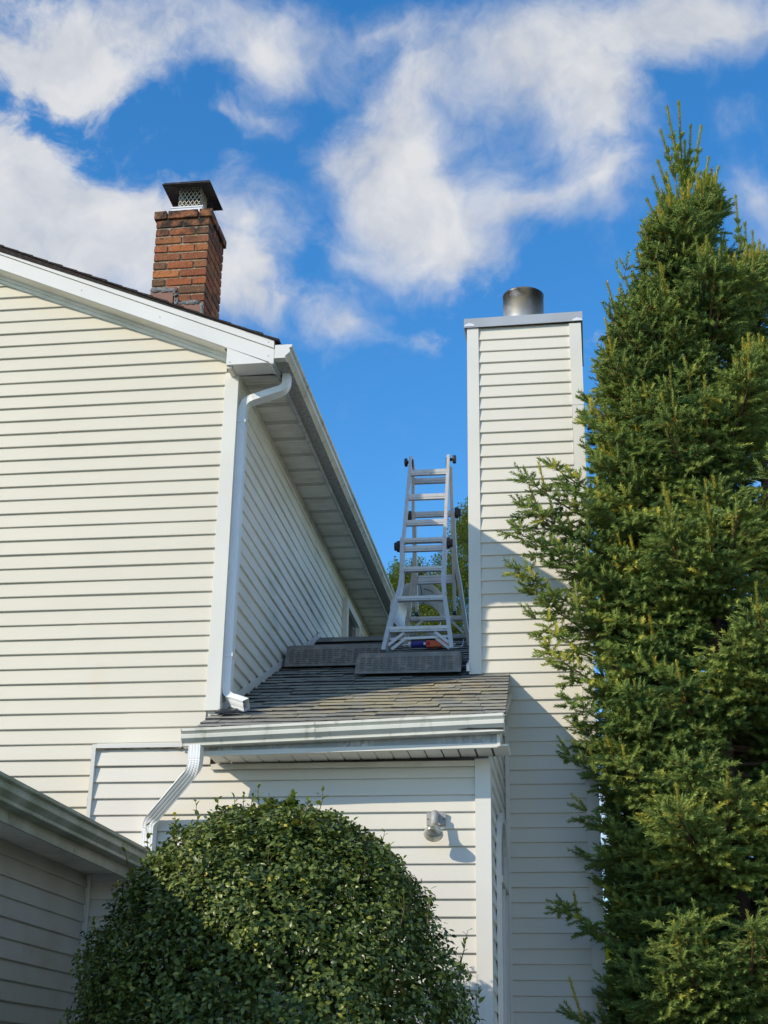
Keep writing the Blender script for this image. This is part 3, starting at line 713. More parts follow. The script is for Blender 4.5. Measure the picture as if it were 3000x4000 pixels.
# ================================================================== clad chimney tower
YT, TX0, TX1, YT2 = 10.32, -.828, .045, 11.05
tw = thing('chimney_tower', (-.39, 10.7, 0), 'tall white-sided chimney tower with steel flue beside the spruce', 'chimney')
b = MB(); b.box(TX0 + .004, TX1 - .004, YT + .004, YT2, 0, 7.30); tf = obj('front_wall', b, 'white_siding', tw)
ztop = 7.085
courses(tf, 'white_siding', (0, YT, 0), (1, 0, 0), (0, -1, 0), ztop - 29 * H, 33, lambda z: (TX0 + .076) if z > 4.35 else XE + .03, lambda z: TX1 - .078, amp=.0012, top=7.285)
courses(tf, 'white_siding', (0, YT, 0), (1, 0, 0), (0, -1, 0), ztop - 60 * H, 31, lambda z: XE + .03, lambda z: TX1 - .078, amp=.0012)
for nm, du_x, nx in (('left_wall', TX0, -1), ('right_wall', TX1, 1)):
    b = MB(); b.box(min(du_x, du_x - nx * .003), max(du_x, du_x - nx * .003), YT + .02, YT2, 4.2 if nx < 0 else 0, 7.29); lw = obj(nm, b, 'white_siding', tw)
    n0 = 27 if nx < 0 else 64
    courses(lw, 'white_siding', (du_x, 0, 0), (0, 1, 0), (nx, 0, 0), ztop - (n0 - 3) * H, n0, lambda z: YT + .078, lambda z: YT2, amp=.001, top=7.285)
b = MB(); b.box(TX0 - .016, TX0 + .076, YT - .02, YT - .002, 4.435, 7.288); b.box(TX0 - .016, TX0 - .002, YT - .002, YT + .08, 4.435, 7.288); obj('corner_post', b, 'trim', tw)
b = MB(); b.box(TX1 - .078, TX1 + .016, YT - .02, YT - .002, 6.57, 7.288); b.box(TX1 + .002, TX1 + .016, YT - .002, YT + .08, 6.57, 7.288); obj('corner_post', b, 'trim', tw)
b = MB(); b.box(TX1 - .076, TX1 + .013, YT - .017, YT - .001, 0, 6.60); b.box(TX1 + .001, TX1 + .013, YT - .001, YT + .08, 0, 6.568); obj('corner_post', b, 'trim', tw)
b = MB(); b.box(XE + .016, XE + .045, YT - .018, YT - .001, 0, 4.05); obj('inside_channel', b, 'trim', tw)
b = MB(); b.box(-.575, -.553, YT - .02, YT - .001, 4.16, rz(YT) - .03); obj('inside_channel', b, 'trim', tw)
b = MB(); b.prism([(TX0 - .035, YT - .04, rz(YT - .04) + .014), (TX0 - .012, YT - .04, rz(YT - .04) + .014), (TX0 - .012, YT + .3, rz(YT + .3) + .014), (TX0 - .035, YT + .3, rz(YT + .3) + .014)], (0, 0, .05)); obj('base_flashing', b, 'coil', tw)
# cap
cx0, cx1, cy0, cy1 = TX0 - .038, TX1 + .03, YT - .035, YT2 + .035
b = MB(); b.add([(cx0, cy0, 7.290), (cx1, cy0, 7.300), (cx1, cy1, 7.300), (cx0, cy1, 7.290), (cx0, cy0, 7.370), (cx1, cy0, 7.382), (cx1, cy1, 7.382), (cx0, cy1, 7.370),
    (cx0 + .3, (cy0 + cy1) / 2, 7.395), (cx1 - .3, (cy0 + cy1) / 2, 7.405), (cx0 + .01, cy0 + .01, 7.290), (cx1 - .01, cy0 + .01, 7.300), (cx1 - .01, cy1 - .01, 7.300), (cx0 + .01, cy1 - .01, 7.290), (cx0 + .01, cy0 + .01, 7.36), (cx1 - .01, cy0 + .01, 7.372), (cx1 - .01, cy1 - .01, 7.372), (cx0 + .01, cy1 - .01, 7.36)],
    [(0, 1, 5, 4), (1, 2, 6, 5), (2, 3, 7, 6), (3, 0, 4, 7), (4, 5, 9, 8), (5, 6, 9), (6, 7, 8, 9), (7, 4, 8), (0, 10, 11, 1), (1, 11, 12, 2), (2, 12, 13, 3), (3, 13, 10, 0), (10, 14, 15, 11), (11, 15, 16, 12), (12, 16, 17, 13), (13, 17, 14, 10)])
tcap = obj('cap', b, 'cap_metal', tw)
for xq in (cx0 + .0, cx1 - .085):
    b = MB(); b.prism([(xq, cy0 - .003, 7.300), (xq + .085, cy0 - .003, 7.301), (xq + .08, cy0 - .003, 7.316), (xq + .04, cy0 - .003, 7.330), (xq + .01, cy0 - .003, 7.315)], (0, .002, 0)); obj('corner_tab', b, 'flange', tcap)
# flue pipe
b = MB(); b.lathe((-.405, 10.72, 7.38), (0, 0, 1), [(.168, 0), (.168, .395), (.171, .398), (.172, .412), (.168, .415), (.160, .414), (.158, .05)], 40); fl = obj('flue_pipe', b, 'galv', tw, True)
b = MB(); b.lathe((-.405, 10.72, 7.38), (0, 0, 1), [(.145, .0), (.145, .38), (.140, .38), (.140, 0)], 32); obj('inner_liner', b, 'hood', fl, True)

# ================================================================== garage wing
XG = -3.05; gz = 2.795
ga = thing('garage_wing', (-5.2, 5.5, 0), 'shaded low wing with mossy gutter at the lower corner', 'garage')
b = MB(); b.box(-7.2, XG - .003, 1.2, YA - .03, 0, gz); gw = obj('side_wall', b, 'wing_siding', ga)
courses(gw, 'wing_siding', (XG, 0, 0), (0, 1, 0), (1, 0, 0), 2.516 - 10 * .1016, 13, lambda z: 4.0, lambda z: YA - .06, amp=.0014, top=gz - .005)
b = MB(); b.box(XG + .001, XG + .03, YA - .058, YA - .032, .2, gz - .004); obj('inside_corner_post', b, 'trim', ga)
XGF = -2.775
b = MB(); b.box(XG - .01, XGF, 1.2, YA - .035, gz + .006, gz + .015); gs = obj('soffit', b, 'dark_gap', ga)
pm = MB(); w_ = XGF - XG
pm.add([(0, 0, 0), (0, .098, 0), (w_, .098, 0), (w_, 0, 0), (0, .006, -.008), (0, .092, -.008), (w_, .092, -.008), (w_, .006, -.008)], [(0, 1, 5, 4), (1, 2, 6, 5), (2, 3, 7, 6), (3, 0, 4, 7), (4, 5, 6, 7)])
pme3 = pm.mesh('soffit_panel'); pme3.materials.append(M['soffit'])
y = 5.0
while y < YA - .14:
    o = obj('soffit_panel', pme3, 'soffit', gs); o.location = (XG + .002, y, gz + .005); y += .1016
b = MB(); b.box(XGF - .002, XGF + .012, 1.2, YA - .035, gz - .035, gz + .12); obj('fascia_board', b, 'gutter_green', ga)
b = MB(); b.sweep([(XGF + .013, 1.2, gz + .005), (XGF + .013, YA - .035, gz + .03)], gutter_prof(.118, .105), (0, 0, 1), caps=True); obj('gutter', b, 'gutter_green', ga)
b = MB(); b.prism([(XGF + .04, 1.1, gz + .11), (-5.2, 1.1, gz + .11 + 2.38 * .33), (-5.2, 1.1, gz + .06 + 2.38 * .33), (XGF + .02, 1.1, gz + .08)], (0, YA - .06 - 1.1, 0))
b.prism([(-5.2, 1.1, gz + .11 + 2.38 * .33), (-7.5, 1.1, gz + .11), (-7.5, 1.1, gz + .06), (-5.2, 1.1, gz + .06 + 2.38 * .33)], (0, YA - .06 - 1.1, 0))
obj('roof', b, 'shingle_dark', ga)
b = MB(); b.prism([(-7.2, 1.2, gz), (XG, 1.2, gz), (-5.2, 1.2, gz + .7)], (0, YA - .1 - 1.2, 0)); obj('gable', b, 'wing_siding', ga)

# ================================================================== wall floodlight
lp = thing('wall_floodlight', (-.918, 8.73, 3.1), 'grey wall floodlight with round silvery bulb under the eave', 'lamp')
b = MB(); b.box(-.976, -.861, 8.716, 8.735, 3.078, 3.152); obj('mounting_plate', b, 'plate', lp)
b = MB(); b.lathe((-.922, 8.716, 3.135), (0, -1, -.15), [(.0, 0), (.022, 0), (.022, .03), (.018, .05), (0, .051)], 18); obj('swivel', b, 'plate', lp, True)
dl = Vector((0, -.60, -.80)).normalized(); c0 = Vector((-.922, 8.675, 3.150))
ds_ = Vector((0, -.30, -.95)).normalized(); b = MB(); b.lathe(c0, ds_, [(0, 0), (.018, 0), (.022, .006), (.022, .092), (.019, .096)], 20); obj('socket', b, 'plate', lp, True)
c1 = c0 + ds_ * .085 - dl * .085; b = MB(); b.lathe(c1, dl, [(.0, .083), (.022, .084), (.024, .098), (.034, .118), (.050, .142), (.0575, .158), (.058, .166), (.052, .177), (.034, .186), (.012, .190), (0, .1905)], 28); obj('bulb', b, 'lampglass', lp, True)
for xx in (-.968, -.872):
    b = MB(); b.lathe((xx, 8.716, 3.113), (0, -1, 0), [(0, 0), (.004, 0), (.004, .003), (0, .003)], 8); obj('screw', b, 'black', lp)

# ================================================================== roof wedge pads
def pad(x0, x1, yb, zt, label):
    t = thing('roof_wedge_pad', ((x0 + x1) / 2, yb + .2, rz(yb + .2)), label, 'wedge pad', 'grey wedge pads on the roof')
    r0 = rz(yb); yf = yb + .075; ytop = 8.969 + (zt - 3.854) / .4456
    # side profile: textured face, flat top, open arch beneath
    prof = [(yb, r0 + .012), (yb + .006, r0 + .03), (yf - .012, zt - .03), (yf - .004, zt - .008), (yf + .016, zt)]
    prof += [(ytop - .05, zt), (ytop - .02, zt - .012), (ytop - .06, rz(ytop - .06) + .014)]
    ya, yb2 = yb + .085, ytop - .10
    for k in range(9):
        a = k / 8; yy = yb2 + (ya - yb2) * a
        prof.append((yy, rz(yy) + .014 + (.42 * (zt - rz(yy))) * math.sin(math.pi * a) ** .6))
    mb = MB()
    nseg = [0, .012, .03, (x1 - x0) - .03, (x1 - x0) - .012, x1 - x0]; ins = [.016, .004, 0, 0, .004, .016]
    cy = sum(p[0] for p in prof) / len(prof); n = len(prof)
    for s_, i_ in zip(nseg, ins):
        for (yy, zz) in prof:
            up = zz > rz(yy) + .03
            mb.v.append((x0 + s_, yy + (i_ if yy < cy and up else (-i_ if up else 0)), zz - (i_ if up and zz > zt - .04 else 0)))
    for i in range(5):
        for j in range(n): mb.f.append((i * n + j, (i + 1) * n + j, (i + 1) * n + (j + 1) % n, i * n + (j + 1) % n))
    mb.f.append(tuple(range(n))); mb.f.append(tuple(5 * n + j for j in range(n))[::-1])
    obj('wedge_body', mb, 'pad', t)
    mb = MB(); fy = Vector((0, yf - .012 - yb - .006, zt - .03 - r0 - .03)); fl_ = fy.length; fd = fy.normalized(); fn = Vector((0, -fd.z, fd.y))
    o0 = Vector((x0, yb + .006, r0 + .03)); nc = int((x1 - x0 - .06) / .05)
    for c in range(nc):
        for r_ in range(8):
            if random.random() < .05: continue
            a = .035 + c * .05 + (.004 if r_ % 2 else 0); h = .004 + r_ * (fl_ - .014) / 8
            for dx_ in ((0, .036),):
                w_ = random.uniform(.033, .039); q = o0 + Vector((a, 0, 0)) + fd * h
                e = Vector((w_, 0, 0)); f_ = fd * .0115; k_ = fn * .007
                mb.add([q, q + e, q + e + f_, q + f_, q + k_ + e * .08 + f_ * .2, q + k_ + e * .92 + f_ * .2, q + k_ + e * .92 + f_ * .8, q + k_ + e * .08 + f_ * .8],
                       [(0, 1, 5, 4), (1, 2, 6, 5), (2, 3, 7, 6), (3, 0, 4, 7), (4, 5, 6, 7)])
    obj('grip_pattern', mb, 'pad', t, kind='stuff')
pad(-2.312, -1.50, 10.70, 4.832, 'upper grey rubber wedge pad against the house wall')
pad(-1.69, -.905, 10.28, 4.634, 'lower grey rubber wedge pad under the ladder front feet')

# ================================================================== folding ladder
FY = lambda z: 10.42 + (z - 4.66) * (.63 / 1.821)
RY = lambda z: 11.72 - (z - 5.08) * (.61 / 1.401)
ld = thing('folding_ladder', (-1.23, 11.08, 4.85), 'silver folding ladder standing open on the shingled roof', 'ladder')
def rail(pts, Yf, w, d, up):
    mb = MB(); mb.sweep([(x, Yf(z), z) for x, z in pts], [(-w / 2, -d / 2), (w / 2, -d / 2), (w / 2, d / 2), (-w / 2, d / 2)], up, True, True, None, (1, 0, 0)); return obj('rail', mb, 'alu', ld)
fup, rup = (0, 1, 0), (0, 1, 0)
rail([(-1.382, 6.51), (-1.386, 6.2), (-1.394, 5.876), (-1.402, 5.55)], FY, .024, .06, fup)
rail([(-1.066, 6.51), (-1.068, 6.0), (-1.070, 5.55)], FY, .024, .06, fup)
rail([(-1.404, 5.67), (-1.393, 5.40), (-1.390, 5.30), (-1.398, 5.20), (-1.420, 5.096), (-1.450, 4.947), (-1.492, 4.645)], lambda z: FY(z) - .012, .032, .075, fup)
rail([(-1.066, 5.66), (-1.064, 5.36), (-1.064, 5.25), (-1.054, 5.15), (-1.042, 5.07), (-1.020, 4.933), (-.980, 4.645)], lambda z: FY(z) - .012, .032, .075, fup)
rail([(-1.368, 6.47), (-1.384, 6.115), (-1.384, 5.9), (-1.384, 5.61), (-1.389, 5.345)], RY, .024, .06, rup)
rail([(-1.055, 6.45), (-1.059, 6.149), (-1.062, 5.8), (-1.070, 5.345)], RY, .024, .06, rup)
rail([(-1.380, 6.02), (-1.386, 5.80), (-1.396, 5.67), (-1.424, 5.533), (-1.447, 5.414), (-1.477, 5.224), (-1.500, 5.06)], lambda z: RY(z) + .014, .032, .075, rup)
rail([(-1.052, 6.10), (-1.052, 5.838), (-1.046, 5.72), (-1.019, 5.545), (-1.000, 5.379), (-.981, 5.212), (-.951, 5.065)], lambda z: RY(z) + .014, .032, .075, rup)
def rung(x0, x1, z, Yf, h=.046, d=.034, arch=0.0):
    mb = MB(); prof = [(-d / 2, -h * .5), (d / 2, -h * .5), (d / 2, h * .1), (d * .42, h * .2), (d * .46, h * .5), (-d * .46, h * .5), (-d * .42, h * .18), (-d / 2, h * .1)]
    pts = [(x0, Yf(z), z), (x0 + .03, Yf(z), z + arch), (x1 - .03, Yf(z), z + arch), (x1, Yf(z), z)]
    mb.sweep(pts, prof, (0, 0, 1), side=(0, 1, 0)); obj('rung', mb, 'alu', ld)
for z in (6.351, 6.098, 5.838, 5.585): rung(-1.385, -1.066, z, FY)
for z in (6.346, 6.088, 5.575): rung(-1.375, -1.06, z, RY)
rung(-1.405, -1.064, 5.640, lambda z: FY(z) - .02, .036, .05, .012)
rung(-1.40, -1.062, 5.365, lambda z: FY(z) - .02, .036, .05, .012)
rung(-1.43, -1.042, 5.097, lambda z: FY(z) - .02, .036, .05, .010)
rung(-1.475, -1.000, 4.829, lambda z: FY(z) - .02, .042, .055, .004)
rung(-1.41, -1.03, 5.612, lambda z: RY(z) + .03, .030, .045)
rung(-1.47, -.985, 5.290, lambda z: RY(z) + .02, .034, .05)
def bar(a, c, w=.022, t=.01, name='brace'):
    mb = MB(); mb.sweep([a, c], [(-w / 2, -t / 2), (w / 2, -t / 2), (w / 2, t / 2), (-w / 2, t / 2)], (0, 1, 0)); obj(name, mb, 'alu', ld)
bar((-1.46, FY(4.72) - .02, 4.705), (-1.345, FY(4.81) - .02, 4.81)); bar((-1.44, FY(4.68) + .02, 4.68), (-1.33, FY(4.76) + .02, 4.775))
bar((-1.005, FY(4.72) - .02, 4.715), (-1.115, FY(4.81) - .02, 4.81)); bar((-1.0, FY(4.68) + .02, 4.675), (-1.125, FY(4.78) + .02, 4.785))
bar((-1.46, FY(4.77) + .012, 4.765), (-1.005, FY(4.77) + .012, 4.778), .02)
bar((-1.455, RY(5.20), 5.195), (-1.34, RY(5.27), 5.275)); bar((-1.0, RY(5.17), 5.17), (-1.11, RY(5.27), 5.275))
def knob(c, ax, r, h, name='lock_knob'):
    mb = MB(); mb.lathe(c, ax, [(0, 0), (r * .35, 0), (r * .35, h * .4), (r * .9, h * .45), (r, h * .6), (r, h * .9), (r * .85, h), (0, h)], 18); obj(name, mb, 'black', ld, True)
knob((-1.392, 11.06, 6.475), (-1, 0, 0), .036, .042); knob((-1.055, 11.07, 6.49), (1, 0, 0), .036, .05)
for xx in (-1.374, -1.076):
    mb = MB(); mb.lathe((xx - .012, 11.08, 6.465), (1, 0, 0), [(0, 0), (.042, 0), (.044, .004), (.044, .020), (.042, .024), (0, .024)], 22); hg = obj('hinge', mb, 'black', ld, True)
    mb = MB(); mb.box(xx - .007, xx + .007, 11.055, 11.085, 6.40, 6.525); obj('hinge_plate', mb, 'alu', hg)
def lock(x, y, z, s):
    mb = MB(); mb.lathe((x, y, z), (s, 0, 0), [(0, 0), (.046, 0), (.05, .01), (.046, .03), (.036, .034), (.034, .05), (0, .052)], 8); obj('rung_lock', mb, 'black', ld)
lock(-1.418, FY(5.62), 5.615, -1); lock(-1.054, FY(5.62), 5.63, 1); lock(-1.036, RY(6.09) + .01, 6.10, 1); lock(-1.40, RY(6.08), 6.08, -1)
for xx, z, yy in ((-1.389, 5.345, RY(5.34)), (-1.070, 5.345, RY(5.34))):
    mb = MB(); mb.box(xx - .016, xx + .016, yy - .03, yy + .034, z - .03, z + .004); obj('rubber_foot', mb, 'black', ld)
for xx, yy, z in ((-1.493, FY(4.645) - .01, 4.634), (-.979, FY(4.645) - .01, 4.634), (-1.501, RY(5.07) + .014, 5.055), (-.95, RY(5.07) + .014, 5.055)):
    mb = MB(); mb.box(xx - .02, xx + .02, yy - .04, yy + .045, z, z + .022); obj('rubber_foot', mb, 'black', ld)

# ================================================================== things left on the roof
# loosely curled sheet of metal standing on the ridge
hp = thing('sheet_metal_hoop', (-1.46, 12.4, 5.33), 'curled grey sheet-metal hoop seen behind the ladder legs', 'metal sheet')
mb = MB(); hc = Vector((-1.46, 12.24, 5.585)); n = 56; rows = 7
for i in range(rows):
    t = i / (rows - 1); r_ = .255 - .085 * t ** .8
    for j in range(n + 1):
        a = -math.pi * .48 + j / n * math.pi * 1.96; rr = r_ * (1 - .07 * j / n)
        mb.v.append((hc.x + rr * math.cos(a), hc.y + t * .40, hc.z + rr * math.sin(a)))
for i in range(rows - 1):
    for j in range(n): mb.f.append((i * (n + 1) + j, i * (n + 1) + j + 1, (i + 1) * (n + 1) + j + 1, (i + 1) * (n + 1) + j))
o = obj('curled_sheet', mb, 'sheet', hp, True)
md = o.modifiers.new('s', 'SOLIDIFY'); md.thickness = .003
mb = MB(); mb.tube([(hc.x + .02 + .235 * 0, hc.y + .01, hc.z + .236), (hc.x + .012, hc.y + .38, hc.z + .158)], .0035, 6); obj('seam', mb, 'print', hp)
mb = MB()
for k in range(7):
    a = math.pi * (.30 + .02 * k); r_ = .224
    mb.box(hc.x + r_ * math.cos(a) - .006, hc.x + r_ * math.cos(a) + .005, hc.y + .10, hc.y + .115, hc.z + r_ * math.sin(a) - .010, hc.z + r_ * math.sin(a) - .006)
obj('faded_print', mb, 'print', hp)
# caulking gun with a cartridge, lying on the shingles between the ladder legs
cy_ = 11.56; rz0 = rz(cy_) + .004; cz_ = rz0 + .03
gun = thing('caulking_gun', (-1.22, cy_, rz0), 'orange caulking gun lying on the roof between the ladder legs', 'caulking gun')
mb = MB(); mb.prism([(-1.30, cy_ - .03, rz0 + .004), (-1.17, cy_ - .03, rz0 + .004), (-1.165, cy_ - .03, rz0 + .06), (-1.20, cy_ - .03, rz0 + .075), (-1.225, cy_ - .03, rz0 + .052), (-1.30, cy_ - .03, rz0 + .058)], (0, .055, 0)); obj('body', mb, 'orange', gun)
mb = MB(); mb.sweep([(-1.20, cy_ - .01, rz0 + .055), (-1.16, cy_ - .04, rz0 + .038), (-1.12, cy_ - .09, rz0 - .012)], [(-.015, -.013), (.015, -.013), (.015, .013), (-.015, .013)], (0, 0, 1)); obj('handle', mb, 'orange', gun)
mb = MB(); mb.tube([(-1.22, cy_, cz_ + .008), (-1.06, cy_ + .01, cz_)], .005, 8); obj('plunger_rod', mb, 'wire', gun)
ct = thing('sealant_cartridge', (-1.38, cy_, rz0), 'dark blue sealant cartridge with white nozzle beside the gun', 'cartridge')
mb = MB(); mb.lathe((-1.435, cy_ - .01, cz_), (1, 0, 0), [(0, 0), (.025, 0), (.0265, .003), (.0265, .135), (0, .135)], 22); obj('tube', mb, 'blue', ct, True)
mb = MB(); mb.lathe((-1.30, cy_ - .01, cz_), (1, 0, 0), [(.0266, 0), (.0266, .03), (0, .03)], 22); obj('red_band', mb, 'red', ct, True)
mb = MB(); mb.lathe((-1.435, cy_ - .01, cz_), (-1, 0, 0), [(.0266, -.010), (.0266, .006), (.017, .016), (.007, .022), (.005, .07), (0, .071)], 18); obj('nozzle', mb, 'whitep', ct, True)
mb = MB(); mb.box(-1.32, -1.304, cy_ - .0385, cy_ - .0365, cz_ - .014, cz_ + .008); obj('label_patch', mb, 'whitep', ct)
yz = rz(11.80) + .004
yt = thing('putty_tub', (-1.485, 11.80, yz), 'small yellow tub on the roof by the rear ladder leg', 'tub')
mb = MB(); mb.lathe((-1.485, 11.80, yz), (0, 0, 1), [(0, 0), (.022, 0), (.026, .055), (0, .055)], 18); obj('tub', mb, 'yellow', yt, True)
mb = MB(); mb.lathe((-1.485, 11.80, yz + .0555), (0, 0, 1), [(.027, 0), (.027, .009), (0, .009)], 18); obj('lid', mb, 'yellow', yt, True)
wz = lambda y: rz(y) + .006
mb = MB(); ly_ = 8.52; mb.add([(-1.03, ly_, wz(ly_) + .012), (-.99, ly_ + .02, wz(ly_ + .02) + .02), (-.95, ly_ + .005, wz(ly_) + .012), (-.99, ly_ - .015, wz(ly_ - .015) + .012)], [(0, 1, 2), (0, 2, 3)])
M['dry'] = mat('dry_leaf', (.42, .24, .06), .8)
tag(obj('fallen_leaf', mb, 'dry'), 'small dry orange leaf lying on the shingles above the gutter', 'leaf')
mb = MB(); mb.tube([(-1.09, 11.52, wz(11.52)), (-1.02, 11.53, wz(11.53)), (-1.0, 11.55, wz(11.55) + .015), (-.995, 11.60, wz(11.6) + .06)], .0035, 6)
tag(obj('bent_wire', mb, 'wire', None, True), 'short bent wire lying by the rear ladder foot', 'wire')

# ================================================================== vegetation helpers (numpy)
def npmesh(name, V, F, tint, m):
    me = bpy.data.meshes.new(name)
    nv, nf = len(V), len(F)
    me.vertices.add(nv); me.vertices.foreach_set('co', np.ascontiguousarray(V, dtype=np.float32).ravel())
    me.loops.add(nf * 3); me.loops.foreach_set('vertex_index', np.ascontiguousarray(F, dtype=np.int32).ravel())
    me.polygons.add(nf); me.polygons.foreach_set('loop_start', np.arange(0, nf * 3, 3, dtype=np.int32))
    if tint is not None:
        at = me.attributes.new('tint', 'FLOAT', 'POINT'); at.data.foreach_set('value', np.ascontiguousarray(tint, dtype=np.float32))
    me.materials.append(M[m]); me.update(calc_edges=True); return me
def frames(D, roll):
    D = D / np.linalg.norm(D, axis=1, keepdims=True)
    ref = np.where(np.abs(D[:, 2:3]) < .9, np.array([[0, 0, 1.]]), np.array([[1., 0, 0]]))
    A = np.cross(D, ref); A /= np.linalg.norm(A, axis=1, keepdims=True); B = np.cross(D, A)
    c, s = np.cos(roll)[:, None], np.sin(roll)[:, None]
    return np.stack([A * c + B * s, B * c - A * s, D], axis=2)       # columns x, y, z
def place(T, TF, P, Dv, roll, sx, sz, tint):
    """copy template T (k,3) / TF (f,3) to every P with axis z along Dv"""
    Fm = frames(Dv, roll); S = np.stack([sx, sx, sz], axis=1)
    V = np.einsum('nij,nkj->nki', Fm, T[None] * S[:, None, :]) + P[:, None, :]
    k = len(T); F = TF[None] + (np.arange(len(P)) * k)[:, None, None]
    return V.reshape(-1, 3), F.reshape(-1, 3), np.repeat(tint, k)
def cat(parts):
    V, F, T, o = [], [], [], 0
    for v, f, t in parts: V.append(v); F.append(f + o); T.append(t); o += len(v)
    return np.concatenate(V), np.concatenate(F), np.concatenate(T)
def needle_template(nn, seed):
    r = np.random.default_rng(seed); V = []
    for i in range(nn):
        t = (i + .5) / nn; a = i * 2.399963 + r.uniform(-.3, .3)
        ln = .0345 * (1 - .28 * t) * r.uniform(.8, 1.15)
        fwd = .45 + .6 * t
        d = np.array([math.cos(a), math.sin(a), 0]); q = np.array([-math.sin(a), math.cos(a), 0]) * .0066
        b_ = d * .0015 + np.array([0, 0, t]); e = d * ln * .80 + np.array([0, 0, t])
        V += [b_ - q, b_ + q, e]; V[-1] = V[-1].copy(); V[-1][2] += 0
    V = np.array(V); fz = np.zeros(len(V))
    return V, np.arange(len(V)).reshape(-1, 3)
def shoot_mesh(P, Dv, L, tint, per_m=225):
    """needles for shoots with origin P, direction Dv, length L"""
    parts = []; L = np.asarray(L)
    for lo_, hi_ in ((0, .075), (.075, .11), (.11, .16), (.16, .24), (.24, 9)):
        for sd_ in range(2):
            idx = np.where((L >= lo_) & (L < hi_) & (np.arange(len(L)) % 2 == sd_))[0]
            if not len(idx): continue
            nn = int(max(12, per_m * np.mean(L[idx]))); T, TF = needle_template(nn, 31 + sd_ + nn)
            Ls = L[idx]; n_ = len(idx)
            T2 = T.copy()
            # forward lean of the needle tips, in metres
            lean = np.zeros(len(T)); lean[2::3] = .023
            Fm = frames(Dv[idx], rng.uniform(0, 6.28, n_)); S = np.stack([np.ones(n_), np.ones(n_), Ls], axis=1)
            loc = T2[None] * S[:, None, :]; loc[:, :, 2] += lean[None]
            V = np.einsum('nij,nkj->nki', Fm, loc) + P[idx][:, None, :]
            k = len(T); F = TF[None] + (np.arange(n_) * k)[:, None, None]
            parts.append((V.reshape(-1, 3), F.reshape(-1, 3), np.repeat(tint[idx], k)))
    return cat(parts)
TW, TWF = None, None
_a = np.arange(3) * 2.0944
TW = np.concatenate([np.stack([np.cos(_a), np.sin(_a), 0 * _a], 1), np.stack([.55 * np.cos(_a), .55 * np.sin(_a), 0 * _a + 1], 1)])
TS = np.array([(-1, 0, 0), (1, 0, 0), (0, 0, 1.)]); TSF = np.array([(0, 1, 2)])
TWF = np.array([(0, 1, 4), (0, 4, 3), (1, 2, 5), (1, 5, 4), (2, 0, 3), (2, 3, 5)])

